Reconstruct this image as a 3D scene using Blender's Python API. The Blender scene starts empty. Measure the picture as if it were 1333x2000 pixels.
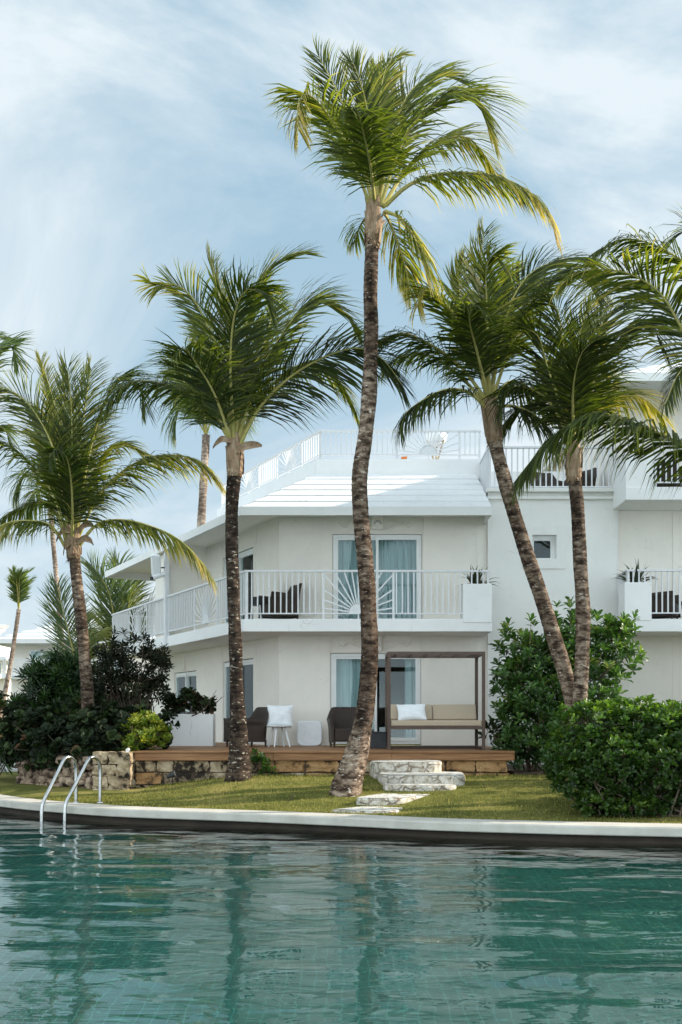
import bpy, math, random
from mathutils import Vector, Matrix, noise
R = math.radians
scene = bpy.context.scene
COL = scene.collection
F, CX, HY, CZ = 2000.0, 666.5, 1405.0, 1.52     # measured camera of the photograph, used to survey real distances

def P(px, py, D):
    return Vector(((px-CX)*D/F, D, CZ+(HY-py)*D/F))

# ------------------------------------------------------------------ materials
def new_mat(name):
    m = bpy.data.materials.new(name); m.use_nodes = True
    nt = m.node_tree; nt.nodes.clear()
    out = nt.nodes.new('ShaderNodeOutputMaterial')
    return m, nt, out
def N(nt, typ, **kw):
    n = nt.nodes.new(typ)
    for k, v in kw.items():
        if k in n.inputs: n.inputs[k].default_value = v
        else: setattr(n, k, v)
    return n
def ramp(nt, stops, interp='LINEAR'):
    r = nt.nodes.new('ShaderNodeValToRGB'); r.color_ramp.interpolation = interp
    e = r.color_ramp.elements
    while len(e) > 1: e.remove(e[-1])
    e[0].position = stops[0][0]; e[0].color = (*stops[0][1], 1)
    for p, c in stops[1:]:
        x = e.new(p); x.color = (*c, 1)
    return r
def coords(nt, scale=(1, 1, 1)):
    tc = nt.nodes.new('ShaderNodeTexCoord'); mp = nt.nodes.new('ShaderNodeMapping')
    mp.inputs['Scale'].default_value = scale
    nt.links.new(tc.outputs['Object'], mp.inputs['Vector'])
    return mp.outputs['Vector']
def noise_mat(name, stops, scale=5, stretch=(1, 1, 1), rough=.8, bump=.0, bscale=None, detail=6, metallic=0, spec=.4, dist=.02):
    m, nt, out = new_mat(name)
    v = coords(nt, stretch)
    nz = N(nt, 'ShaderNodeTexNoise', Scale=scale, Detail=detail, Roughness=.62)
    nt.links.new(v, nz.inputs['Vector'])
    r = ramp(nt, stops); nt.links.new(nz.outputs['Fac'], r.inputs['Fac'])
    b = N(nt, 'ShaderNodeBsdfPrincipled', Roughness=rough, Metallic=metallic)
    b.inputs['Specular IOR Level'].default_value = spec
    nt.links.new(r.outputs['Color'], b.inputs['Base Color'])
    if bump:
        n2 = N(nt, 'ShaderNodeTexNoise', Scale=bscale or scale*4, Detail=5)
        nt.links.new(v, n2.inputs['Vector'])
        bp = N(nt, 'ShaderNodeBump', Strength=bump, Distance=dist)
        nt.links.new(n2.outputs['Fac'], bp.inputs['Height']); nt.links.new(bp.outputs['Normal'], b.inputs['Normal'])
    nt.links.new(b.outputs['BSDF'], out.inputs['Surface'])
    return m

def plaster(name, base, dirt, grime=.5):
    """painted masonry: faint cloudy tone, vertical rain streaks, a few dark specks"""
    m, nt, out = new_mat(name)
    v = coords(nt)
    n1 = N(nt, 'ShaderNodeTexNoise', Scale=.9, Detail=8, Roughness=.7); nt.links.new(v, n1.inputs['Vector'])
    v2 = coords(nt, (5, 5, .35))
    n2 = N(nt, 'ShaderNodeTexNoise', Scale=1.6, Detail=6, Roughness=.7); nt.links.new(v2, n2.inputs['Vector'])
    r1 = ramp(nt, [(.3, tuple(c*.90 for c in base)), (.7, base)]); nt.links.new(n1.outputs['Fac'], r1.inputs['Fac'])
    r2 = ramp(nt, [(.56, (0, 0, 0)), (.80, (1, 1, 1))]); nt.links.new(n2.outputs['Fac'], r2.inputs['Fac'])
    ml = N(nt, 'ShaderNodeMath', operation='MULTIPLY'); ml.inputs[1].default_value = grime
    nt.links.new(r2.outputs['Color'], ml.inputs[0])
    mx = N(nt, 'ShaderNodeMix', data_type='RGBA'); 
    nt.links.new(ml.outputs[0], mx.inputs[0]); nt.links.new(r1.outputs['Color'], mx.inputs[6]); mx.inputs[7].default_value = (*dirt, 1)
    n4 = N(nt, 'ShaderNodeTexNoise', Scale=26, Detail=2, Roughness=.5); nt.links.new(v, n4.inputs['Vector'])
    r4 = ramp(nt, [(.765, (0, 0, 0)), (.79, (.8, .8, .8))]); nt.links.new(n4.outputs['Fac'], r4.inputs['Fac'])
    mx2 = N(nt, 'ShaderNodeMix', data_type='RGBA')
    nt.links.new(r4.outputs['Color'], mx2.inputs[0]); nt.links.new(mx.outputs[2], mx2.inputs[6]); mx2.inputs[7].default_value = (.18, .16, .13, 1)
    vc = N(nt, 'ShaderNodeTexVoronoi', feature='DISTANCE_TO_EDGE', Scale=.9)       # hairline cracks here and there
    nd = N(nt, 'ShaderNodeTexNoise', Scale=3, Detail=6); nt.links.new(v, nd.inputs['Vector'])
    av = N(nt, 'ShaderNodeMix', data_type='RGBA', blend_type='ADD'); av.inputs[0].default_value = .35; nt.links.new(v, av.inputs[6]); nt.links.new(nd.outputs['Color'], av.inputs[7]); nt.links.new(av.outputs[2], vc.inputs['Vector'])
    rc = ramp(nt, [(.0015, (1, 1, 1)), (.006, (0, 0, 0))]); nt.links.new(vc.outputs['Distance'], rc.inputs['Fac'])
    nm_ = N(nt, 'ShaderNodeTexNoise', Scale=1.7, Detail=2); nt.links.new(v, nm_.inputs['Vector']); rm = ramp(nt, [(.57, (0, 0, 0)), (.70, (.4, .4, .4))]); nt.links.new(nm_.outputs['Fac'], rm.inputs['Fac'])
    mm_ = N(nt, 'ShaderNodeMath', operation='MULTIPLY'); nt.links.new(rc.outputs['Color'], mm_.inputs[0]); nt.links.new(rm.outputs['Color'], mm_.inputs[1])
    mx3 = N(nt, 'ShaderNodeMix', data_type='RGBA'); nt.links.new(mm_.outputs[0], mx3.inputs[0]); nt.links.new(mx2.outputs[2], mx3.inputs[6]); mx3.inputs[7].default_value = (.30, .27, .22, 1); mx2 = mx3
    b = N(nt, 'ShaderNodeBsdfPrincipled', Roughness=.75); b.inputs['Specular IOR Level'].default_value = .3
    nt.links.new(mx2.outputs[2], b.inputs['Base Color'])
    v3 = coords(nt, (1, 1, 3))
    n3 = N(nt, 'ShaderNodeTexNoise', Scale=14, Detail=8, Roughness=.7); nt.links.new(v3, n3.inputs['Vector'])
    bp = N(nt, 'ShaderNodeBump', Strength=.35, Distance=.012)
    nt.links.new(n3.outputs['Fac'], bp.inputs['Height']); nt.links.new(bp.outputs['Normal'], b.inputs['Normal'])
    nt.links.new(b.outputs['BSDF'], out.inputs['Surface'])
    return m

def leaf_mat(name, cols, trans, tcol, rough=.42, spec=.5):
    """cols: ramp over the per-leaf 'tone' attribute"""
    m, nt, out = new_mat(name)
    at = N(nt, 'ShaderNodeAttribute', attribute_name='tone')
    r = ramp(nt, cols); nt.links.new(at.outputs['Fac'], r.inputs['Fac'])
    b = N(nt, 'ShaderNodeBsdfPrincipled', Roughness=rough); b.inputs['Specular IOR Level'].default_value = spec
    nt.links.new(r.outputs['Color'], b.inputs['Base Color'])
    t = N(nt, 'ShaderNodeBsdfTranslucent')
    mx = N(nt, 'ShaderNodeMix', data_type='RGBA', blend_type='MULTIPLY'); mx.inputs[0].default_value = 1
    nt.links.new(r.outputs['Color'], mx.inputs[6]); mx.inputs[7].default_value = (*tcol, 1)
    nt.links.new(mx.outputs[2], t.inputs['Color'])
    s = N(nt, 'ShaderNodeMixShader'); s.inputs[0].default_value = trans
    nt.links.new(b.outputs['BSDF'], s.inputs[1]); nt.links.new(t.outputs['BSDF'], s.inputs[2])
    nt.links.new(s.outputs['Shader'], out.inputs['Surface'])
    return m

M = {}
M['wall'] = plaster('cream_plaster', (.88, .835, .765), (.58, .53, .44), .15)
M['tower'] = plaster('white_plaster', (.83, .825, .79), (.52, .50, .44), .25)
M['trim'] = plaster('white_trim_paint', (.86, .86, .85), (.55, .53, .48), .14)
M['roof'] = plaster('white_roof_paint', (.76, .76, .76), (.25, .23, .20), .42)
M['metal_white'] = noise_mat('white_rail_paint', [(.3, (.66, .67, .68)), (.7, (.73, .74, .75))], 8, rough=.4)
M['frame'] = noise_mat('white_window_frame', [(.3, (.78, .79, .78)), (.7, (.84, .85, .84))], 6, rough=.4)
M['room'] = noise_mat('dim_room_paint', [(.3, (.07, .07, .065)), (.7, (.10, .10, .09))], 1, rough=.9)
M['shade_floor'] = noise_mat('brown_floor_tile', [(.3, (.16, .12, .09)), (.7, (.24, .18, .14))], 3, rough=.6)
M['teak'] = noise_mat('oiled_deck_wood', [(.25, (.12, .055, .022)), (.5, (.27, .13, .052)), (.8, (.42, .225, .10))], 3.2, (.5, 8, 8), rough=.55, bump=.3, bscale=12)
M['curtain'] = noise_mat('pale_blue_green_sheer', [(.3, (.44, .51, .52)), (.7, (.55, .61, .61))], 4, (6, 6, .4), rough=.9)
M['curtain_beige'] = noise_mat('beige_drape', [(.3, (.50, .47, .38)), (.7, (.60, .57, .47))], 4, (6, 6, .4), rough=.9)
M['wicker'] = None
M['steel'] = noise_mat('polished_steel', [(.3, (.38, .38, .37)), (.7, (.50, .50, .49))], 20, rough=.2, metallic=1)
M['dark_metal'] = noise_mat('brown_powder_coat', [(.3, (.070, .042, .030)), (.7, (.105, .066, .048))], 6, rough=.5)
M['black'] = noise_mat('black_plastic', [(.3, (.012, .012, .013)), (.7, (.028, .028, .03))], 6, rough=.5)
M['charcoal'] = noise_mat('charcoal_resin', [(.3, (.022, .023, .026)), (.7, (.04, .042, .046))], 10, rough=.6, bump=.3)
M['beige_cloth'] = noise_mat('beige_cushion_cloth', [(.3, (.40, .32, .23)), (.7, (.48, .39, .29))], 60, rough=.95, bump=.4, bscale=300, dist=.003)
M['white_cloth'] = noise_mat('white_pillow_cotton', [(.3, (.76, .78, .80)), (.7, (.84, .85, .86))], 9, rough=.95, bump=.5, bscale=14, dist=.03)
M['white_plastic'] = noise_mat('white_moulded_plastic', [(.3, (.74, .76, .76)), (.7, (.82, .83, .83))], 5, rough=.45)
M['orange'] = noise_mat('orange_plastic', [(.3, (.75, .20, .05)), (.7, (.85, .28, .08))], 5, rough=.5)
M['terracotta'] = noise_mat('terracotta_paint', [(.3, (.45, .17, .08)), (.7, (.58, .24, .12))], 2, rough=.9)
M['soil'] = noise_mat('dark_garden_soil', [(.3, (.05, .035, .025)), (.7, (.12, .085, .06))], 6, rough=1, bump=.8)
M['bamboo'] = noise_mat('bamboo_cane', [(.35, (.16, .11, .07)), (.6, (.50, .42, .30))], 5, (1, 1, 9), rough=.6)
M['husk'] = noise_mat('dry_leaf_sheath', [(.25, (.13, .075, .04)), (.5, (.27, .18, .11)), (.75, (.42, .33, .23))], 6, (3, 3, .8), rough=.85, bump=.6, bscale=22)
M['twig'] = noise_mat('shrub_twigs', [(.3, (.10, .075, .05)), (.7, (.24, .19, .14))], 12, rough=.9, bump=.4)
M['darktwig'] = noise_mat('dark_shrub_twigs', [(.3, (.05, .035, .025)), (.7, (.12, .085, .06))], 12, rough=.9, bump=.4)

def wicker():
    m, nt, out = new_mat('dark_brown_wicker')
    v = coords(nt)
    w1 = N(nt, 'ShaderNodeTexWave', Scale=14, Distortion=1.0); w1.bands_direction = 'Z'
    w2 = N(nt, 'ShaderNodeTexWave', Scale=9, Distortion=1.0); w2.bands_direction = 'X'
    nt.links.new(v, w1.inputs['Vector']); nt.links.new(v, w2.inputs['Vector'])
    mm = N(nt, 'ShaderNodeMath', operation='MULTIPLY'); nt.links.new(w1.outputs['Fac'], mm.inputs[0]); nt.links.new(w2.outputs['Fac'], mm.inputs[1])
    r = ramp(nt, [(0, (.022, .014, .010)), (.8, (.085, .055, .040))]); nt.links.new(mm.outputs[0], r.inputs['Fac'])
    b = N(nt, 'ShaderNodeBsdfPrincipled', Roughness=.55)
    nt.links.new(r.outputs['Color'], b.inputs['Base Color'])
    bp = N(nt, 'ShaderNodeBump', Strength=.9, Distance=.012); nt.links.new(mm.outputs[0], bp.inputs['Height']); nt.links.new(bp.outputs['Normal'], b.inputs['Normal'])
    nt.links.new(b.outputs['BSDF'], out.inputs['Surface']); return m
M['wicker'] = wicker()

def bark(name, dark, mid, pale, lich=.62, lcol=(.55, .50, .42), zones=None):
    """ringed palm bark with dark patches and pale lichen flecks"""
    m, nt, out = new_mat(name)
    v = coords(nt, (1.5, 1.5, 3.6))
    n1 = N(nt, 'ShaderNodeTexNoise', Scale=3.6, Detail=9, Roughness=.7); nt.links.new(v, n1.inputs['Vector'])
    r1 = ramp(nt, [(.40, dark), (.49, mid), (.60, pale)]); nt.links.new(n1.outputs['Fac'], r1.inputs['Fac'])
    v2 = coords(nt, (1, 1, 2.6))
    vo = N(nt, 'ShaderNodeTexNoise', Scale=9.5, Detail=5, Roughness=.62); nt.links.new(v2, vo.inputs['Vector'])
    r2 = ramp(nt, [(lich, (0, 0, 0)), (lich+.035, (1, 1, 1))]); nt.links.new(vo.outputs['Fac'], r2.inputs['Fac'])
    mx = N(nt, 'ShaderNodeMix', data_type='RGBA'); nt.links.new(r2.outputs['Color'], mx.inputs[0])
    nt.links.new(r1.outputs['Color'], mx.inputs[6]); mx.inputs[7].default_value = (*lcol, 1)
    vb = coords(nt, (1.2, 1.2, .5)); nb = N(nt, 'ShaderNodeTexNoise', Scale=1.3, Detail=3); nt.links.new(vb, nb.inputs['Vector'])
    rb = ramp(nt, [(.38, (.42, .38, .35)), (.58, (1.08, 1.06, 1.04))]); nt.links.new(nb.outputs['Fac'], rb.inputs['Fac'])
    mb_ = N(nt, 'ShaderNodeMix', data_type='RGBA', blend_type='MULTIPLY'); mb_.inputs[0].default_value = 1; nt.links.new(mx.outputs[2], mb_.inputs[6]); nt.links.new(rb.outputs['Color'], mb_.inputs[7])
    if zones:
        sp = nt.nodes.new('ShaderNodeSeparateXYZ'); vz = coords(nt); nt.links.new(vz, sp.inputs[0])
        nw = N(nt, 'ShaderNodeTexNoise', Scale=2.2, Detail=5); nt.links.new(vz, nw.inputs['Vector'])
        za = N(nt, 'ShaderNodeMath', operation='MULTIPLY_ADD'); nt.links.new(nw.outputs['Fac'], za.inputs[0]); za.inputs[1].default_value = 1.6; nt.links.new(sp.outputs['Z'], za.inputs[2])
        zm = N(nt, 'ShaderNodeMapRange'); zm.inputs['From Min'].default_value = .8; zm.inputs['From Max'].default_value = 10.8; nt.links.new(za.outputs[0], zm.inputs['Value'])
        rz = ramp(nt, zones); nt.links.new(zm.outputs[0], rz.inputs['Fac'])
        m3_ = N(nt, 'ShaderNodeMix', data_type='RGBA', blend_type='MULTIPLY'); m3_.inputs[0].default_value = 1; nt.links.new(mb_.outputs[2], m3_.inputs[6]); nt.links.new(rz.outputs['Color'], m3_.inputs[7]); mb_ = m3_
    b = N(nt, 'ShaderNodeBsdfPrincipled', Roughness=.9); b.inputs['Specular IOR Level'].default_value = .2
    nt.links.new(mb_.outputs[2], b.inputs['Base Color'])
    v3 = coords(nt, (.6, .6, 7))
    n3 = N(nt, 'ShaderNodeTexNoise', Scale=5, Detail=8, Roughness=.75); nt.links.new(v3, n3.inputs['Vector'])
    bp = N(nt, 'ShaderNodeBump', Strength=1, Distance=.05); nt.links.new(n3.outputs['Fac'], bp.inputs['Height']); nt.links.new(bp.outputs['Normal'], b.inputs['Normal'])
    nt.links.new(b.outputs['BSDF'], out.inputs['Surface']); return m
M['bark'] = bark('palm_bark', (.036, .023, .016), (.14, .098, .070), (.36, .285, .215))
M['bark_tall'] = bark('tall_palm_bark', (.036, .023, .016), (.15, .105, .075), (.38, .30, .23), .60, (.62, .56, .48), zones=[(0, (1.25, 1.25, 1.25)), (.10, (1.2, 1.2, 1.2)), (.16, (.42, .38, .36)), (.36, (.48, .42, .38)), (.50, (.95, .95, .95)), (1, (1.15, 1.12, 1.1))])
M['bark_dark'] = bark('dark_lichened_palm_bark', (.012, .008, .006), (.038, .025, .018), (.10, .072, .052), .605, (.48, .44, .36))
M['bark_pale'] = bark('pale_palm_bark', (.15, .11, .09), (.33, .26, .21), (.50, .43, .35))

def stone(name, cells, gap, cols, gapcol, bumpd=.03):
    m, nt, out = new_mat(name)
    v = coords(nt)
    vo = N(nt, 'ShaderNodeTexVoronoi', feature='DISTANCE_TO_EDGE', Scale=cells); 
    nj = N(nt, 'ShaderNodeTexNoise', Scale=6, Detail=3); nt.links.new(v, nj.inputs['Vector'])
    ad = N(nt, 'ShaderNodeMix', data_type='RGBA', blend_type='ADD'); ad.inputs[0].default_value = .09
    nt.links.new(v, ad.inputs[6]); nt.links.new(nj.outputs['Color'], ad.inputs[7]); nt.links.new(ad.outputs[2], vo.inputs['Vector'])
    nz = N(nt, 'ShaderNodeTexNoise', Scale=9, Detail=10, Roughness=.72); nt.links.new(v, nz.inputs['Vector'])
    r = ramp(nt, cols); nt.links.new(nz.outputs['Fac'], r.inputs['Fac'])
    g = ramp(nt, [(gap*.5, (0, 0, 0)), (gap, (1, 1, 1))]); nt.links.new(vo.outputs['Distance'], g.inputs['Fac'])
    mx = N(nt, 'ShaderNodeMix', data_type='RGBA'); nt.links.new(g.outputs['Color'], mx.inputs[0]); mx.inputs[6].default_value = (*gapcol, 1)
    nt.links.new(r.outputs['Color'], mx.inputs[7])
    cr = N(nt, 'ShaderNodeTexNoise', Scale=3.5, Detail=4); nt.links.new(v, cr.inputs['Vector']); cw_ = ramp(nt, [(.42, (0, 0, 0)), (.60, (.95, .95, .95))]); nt.links.new(cr.outputs['Fac'], cw_.inputs['Fac'])
    mz = N(nt, 'ShaderNodeMix', data_type='RGBA'); nt.links.new(cw_.outputs['Color'], mz.inputs[0]); nt.links.new(mx.outputs[2], mz.inputs[6]); nt.links.new(r.outputs['Color'], mz.inputs[7])
    b = N(nt, 'ShaderNodeBsdfPrincipled', Roughness=.9); b.inputs['Specular IOR Level'].default_value = .2
    nt.links.new(mz.outputs[2], b.inputs['Base Color'])
    am = N(nt, 'ShaderNodeMath', operation='MULTIPLY_ADD'); nt.links.new(nz.outputs['Fac'], am.inputs[0]); am.inputs[1].default_value = .8
    nt.links.new(g.outputs['Color'], am.inputs[2])
    bp = N(nt, 'ShaderNodeBump', Strength=.9, Distance=bumpd); nt.links.new(am.outputs[0], bp.inputs['Height']); nt.links.new(bp.outputs['Normal'], b.inputs['Normal'])
    nt.links.new(b.outputs['BSDF'], out.inputs['Surface']); return m
M['step'] = stone('whitewashed_stone', 4.8, .05, [(.36, (.14, .11, .08)), (.44, (.42, .37, .29)), (.52, (.56, .52, .45)), (.66, (.69, .665, .61))], (.27, .215, .16))
M['step_top'] = noise_mat('whitewashed_step_top', [(.38, (.24, .21, .16)), (.46, (.50, .475, .425)), (.6, (.66, .65, .61))], 4, (2, 2, 2), rough=.9, bump=.7, bscale=12, detail=10)
M['coral'] = noise_mat('coral_stone_block', [(.41, (.025, .018, .012)), (.46, (.24, .18, .11)), (.55, (.40, .31, .20)), (.72, (.56, .47, .33))], 4.2, rough=.95, bump=1, bscale=16, detail=12, dist=.04)
M['coral_orange'] = noise_mat('ochre_stone_block', [(.37, (.06, .04, .025)), (.44, (.34, .19, .08)), (.7, (.50, .32, .16))], 3.4, rough=.95, bump=1, bscale=16, detail=12, dist=.04)
M['rubble'] = noise_mat('brown_fieldstone', [(.40, (.02, .014, .010)), (.47, (.17, .115, .08)), (.62, (.42, .32, .23))], 5.5, rough=.95, bump=1, bscale=18, detail=10, dist=.04)
M['coping'] = noise_mat('poured_coping_concrete', [(.35, (.42, .39, .34)), (.6, (.52, .49, .43)), (.8, (.58, .555, .50))], 2.5, rough=.9, bump=.5, bscale=60, detail=12, dist=.006)
M['path'] = noise_mat('pale_path_concrete', [(.3, (.42, .42, .40)), (.7, (.52, .52, .50))], 2, rough=.9, bump=.3, bscale=40)

def lawn_mat(name='mown_lawn'):
    m, nt, out = new_mat(name)
    v = coords(nt)
    n1 = N(nt, 'ShaderNodeTexNoise', Scale=1.1, Detail=5, Roughness=.65); nt.links.new(v, n1.inputs['Vector'])
    n2 = N(nt, 'ShaderNodeTexNoise', Scale=42, Detail=6, Roughness=.75); nt.links.new(v, n2.inputs['Vector'])
    r1 = ramp(nt, [(.34, (.085, .095, .022)), (.5, (.18, .18, .045)), (.66, (.36, .29, .10))]); nt.links.new(n1.outputs['Fac'], r1.inputs['Fac'])
    r2 = ramp(nt, [(.3, (.45, .45, .42)), (.6, (1, 1, 1)), (.8, (1.5, 1.42, 1.2))]); nt.links.new(n2.outputs['Fac'], r2.inputs['Fac'])
    mx = N(nt, 'ShaderNodeMix', data_type='RGBA', blend_type='MULTIPLY'); mx.inputs[0].default_value = 1
    nt.links.new(r1.outputs['Color'], mx.inputs[6]); nt.links.new(r2.outputs['Color'], mx.inputs[7])
    b = N(nt, 'ShaderNodeBsdfPrincipled', Roughness=1); b.inputs['Specular IOR Level'].default_value = .1
    nt.links.new(mx.outputs[2], b.inputs['Base Color'])
    bp = N(nt, 'ShaderNodeBump', Strength=.8, Distance=.03); nt.links.new(n2.outputs['Fac'], bp.inputs['Height']); nt.links.new(bp.outputs['Normal'], b.inputs['Normal'])
    nt.links.new(b.outputs['BSDF'], out.inputs['Surface']); return m
M['lawn'] = lawn_mat()

M['palm'] = leaf_mat('palm_leaflets', [(0, (.012, .018, .005)), (.4, (.036, .054, .009)), (.7, (.120, .142, .022)), (1, (.42, .32, .10))], .42, (2.3, 2.35, .7), .50, .35)
M['palm_far'] = leaf_mat('distant_palm_leaflets', [(0, (.04, .065, .020)), (.5, (.075, .115, .032)), (1, (.26, .25, .09))], .42, (1.9, 2.0, 1.0))
M['rachis'] = noise_mat('palm_rib', [(.3, (.30, .30, .09)), (.7, (.50, .42, .16))], 5, rough=.8, spec=.15)
M['petiole'] = noise_mat('palm_stalk', [(.3, (.20, .25, .05)), (.7, (.34, .33, .09))], 3, rough=.5)
M['hedge'] = leaf_mat('hedge_leaves', [(0, (.016, .040, .006)), (.5, (.045, .098, .013)), (1, (.16, .24, .03))], .34, (1.7, 2.0, .8))
M['shrub'] = leaf_mat('shrub_leaves', [(0, (.025, .060, .014)), (.5, (.050, .110, .022)), (.85, (.10, .18, .035)), (1, (.22, .24, .05))], .30, (1.7, 2.0, .8))
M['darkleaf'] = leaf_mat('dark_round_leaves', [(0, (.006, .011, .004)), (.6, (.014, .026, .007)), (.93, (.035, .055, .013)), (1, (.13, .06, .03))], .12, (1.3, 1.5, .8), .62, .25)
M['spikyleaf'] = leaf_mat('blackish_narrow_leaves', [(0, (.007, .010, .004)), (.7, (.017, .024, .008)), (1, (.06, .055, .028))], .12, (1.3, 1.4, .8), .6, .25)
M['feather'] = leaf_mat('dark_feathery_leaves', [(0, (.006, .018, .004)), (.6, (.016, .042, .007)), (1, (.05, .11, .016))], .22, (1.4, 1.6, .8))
M['croton'] = leaf_mat('yellow_green_leaves', [(0, (.07, .14, .02)), (.5, (.20, .27, .03)), (1, (.48, .45, .06))], .30, (1.4, 1.5, .8))
M['agave'] = leaf_mat('agave_blades', [(0, (.018, .035, .014)), (.6, (.04, .065, .022)), (1, (.09, .07, .04))], .1, (1.2, 1.3, .9))
M['grass'] = leaf_mat('grass_blades', [(0, (.09, .105, .024)), (.6, (.19, .195, .05)), (1, (.38, .32, .12))], .3, (1.5, 1.6, .9), .8, .1)

def glass_mat():
    m, nt, out = new_mat('window_glass')
    fr = N(nt, 'ShaderNodeFresnel', IOR=1.48)
    tr = N(nt, 'ShaderNodeBsdfTransparent', Color=(.88, .95, .95, 1))
    gl = N(nt, 'ShaderNodeBsdfGlossy', Roughness=.01, Color=(.95, 1, 1, 1))
    s = N(nt, 'ShaderNodeMixShader'); nt.links.new(fr.outputs['Fac'], s.inputs[0]); nt.links.new(tr.outputs[0], s.inputs[1]); nt.links.new(gl.outputs[0], s.inputs[2])
    nt.links.new(s.outputs[0], out.inputs['Surface']); return m
M['glass'] = glass_mat()

def water_mat():
    m, nt, out = new_mat('pool_water')
    v = coords(nt, (.4, 1, 1))
    n1 = N(nt, 'ShaderNodeTexNoise', Scale=3.4, Detail=3, Roughness=.5, Distortion=.6); nt.links.new(v, n1.inputs['Vector'])
    bp = N(nt, 'ShaderNodeBump', Strength=.22, Distance=.05); nt.links.new(n1.outputs['Fac'], bp.inputs['Height'])
    b = N(nt, 'ShaderNodeBsdfPrincipled', Roughness=.0, IOR=1.38); b.inputs['Base Color'].default_value = (.86, .97, .95, 1)
    b.inputs['Transmission Weight'].default_value = 1
    nt.links.new(bp.outputs['Normal'], b.inputs['Normal'])
    nt.links.new(b.outputs['BSDF'], out.inputs['Surface']); return m
M['water'] = water_mat()

def pool_tile():
    m, nt, out = new_mat('teal_pool_tile')
    v = coords(nt)
    br = N(nt, 'ShaderNodeTexBrick', Scale=1); br.offset = 0; br.inputs['Brick Width'].default_value = .10; br.inputs['Row Height'].default_value = .10
    br.inputs['Mortar Size'].default_value = .0035; br.inputs['Mortar Smooth'].default_value = .3
    br.inputs['Color1'].default_value = (.014, .104, .090, 1); br.inputs['Color2'].default_value = (.016, .114, .099, 1); br.inputs['Mortar'].default_value = (.05, .23, .205, 1)
    nt.links.new(v, br.inputs['Vector'])
    nz = N(nt, 'ShaderNodeTexNoise', Scale=.5, Detail=4); nt.links.new(v, nz.inputs['Vector'])
    r = ramp(nt, [(.3, (.8, .85, .85)), (.7, (1.1, 1.1, 1.1))]); nt.links.new(nz.outputs['Fac'], r.inputs['Fac'])
    mx = N(nt, 'ShaderNodeMix', data_type='RGBA', blend_type='MULTIPLY'); mx.inputs[0].default_value = 1
    nt.links.new(br.outputs['Color'], mx.inputs[6]); nt.links.new(r.outputs['Color'], mx.inputs[7])
    b = N(nt, 'ShaderNodeBsdfPrincipled', Roughness=.5)
    nt.links.new(mx.outputs[2], b.inputs['Base Color']); nt.links.new(b.outputs['BSDF'], out.inputs['Surface']); return m
M['tile'] = pool_tile()
M['pool_wall'] = noise_mat('dark_pool_wall', [(.3, (.022, .014, .009)), (.7, (.055, .038, .026))], 3, rough=.7)

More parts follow.
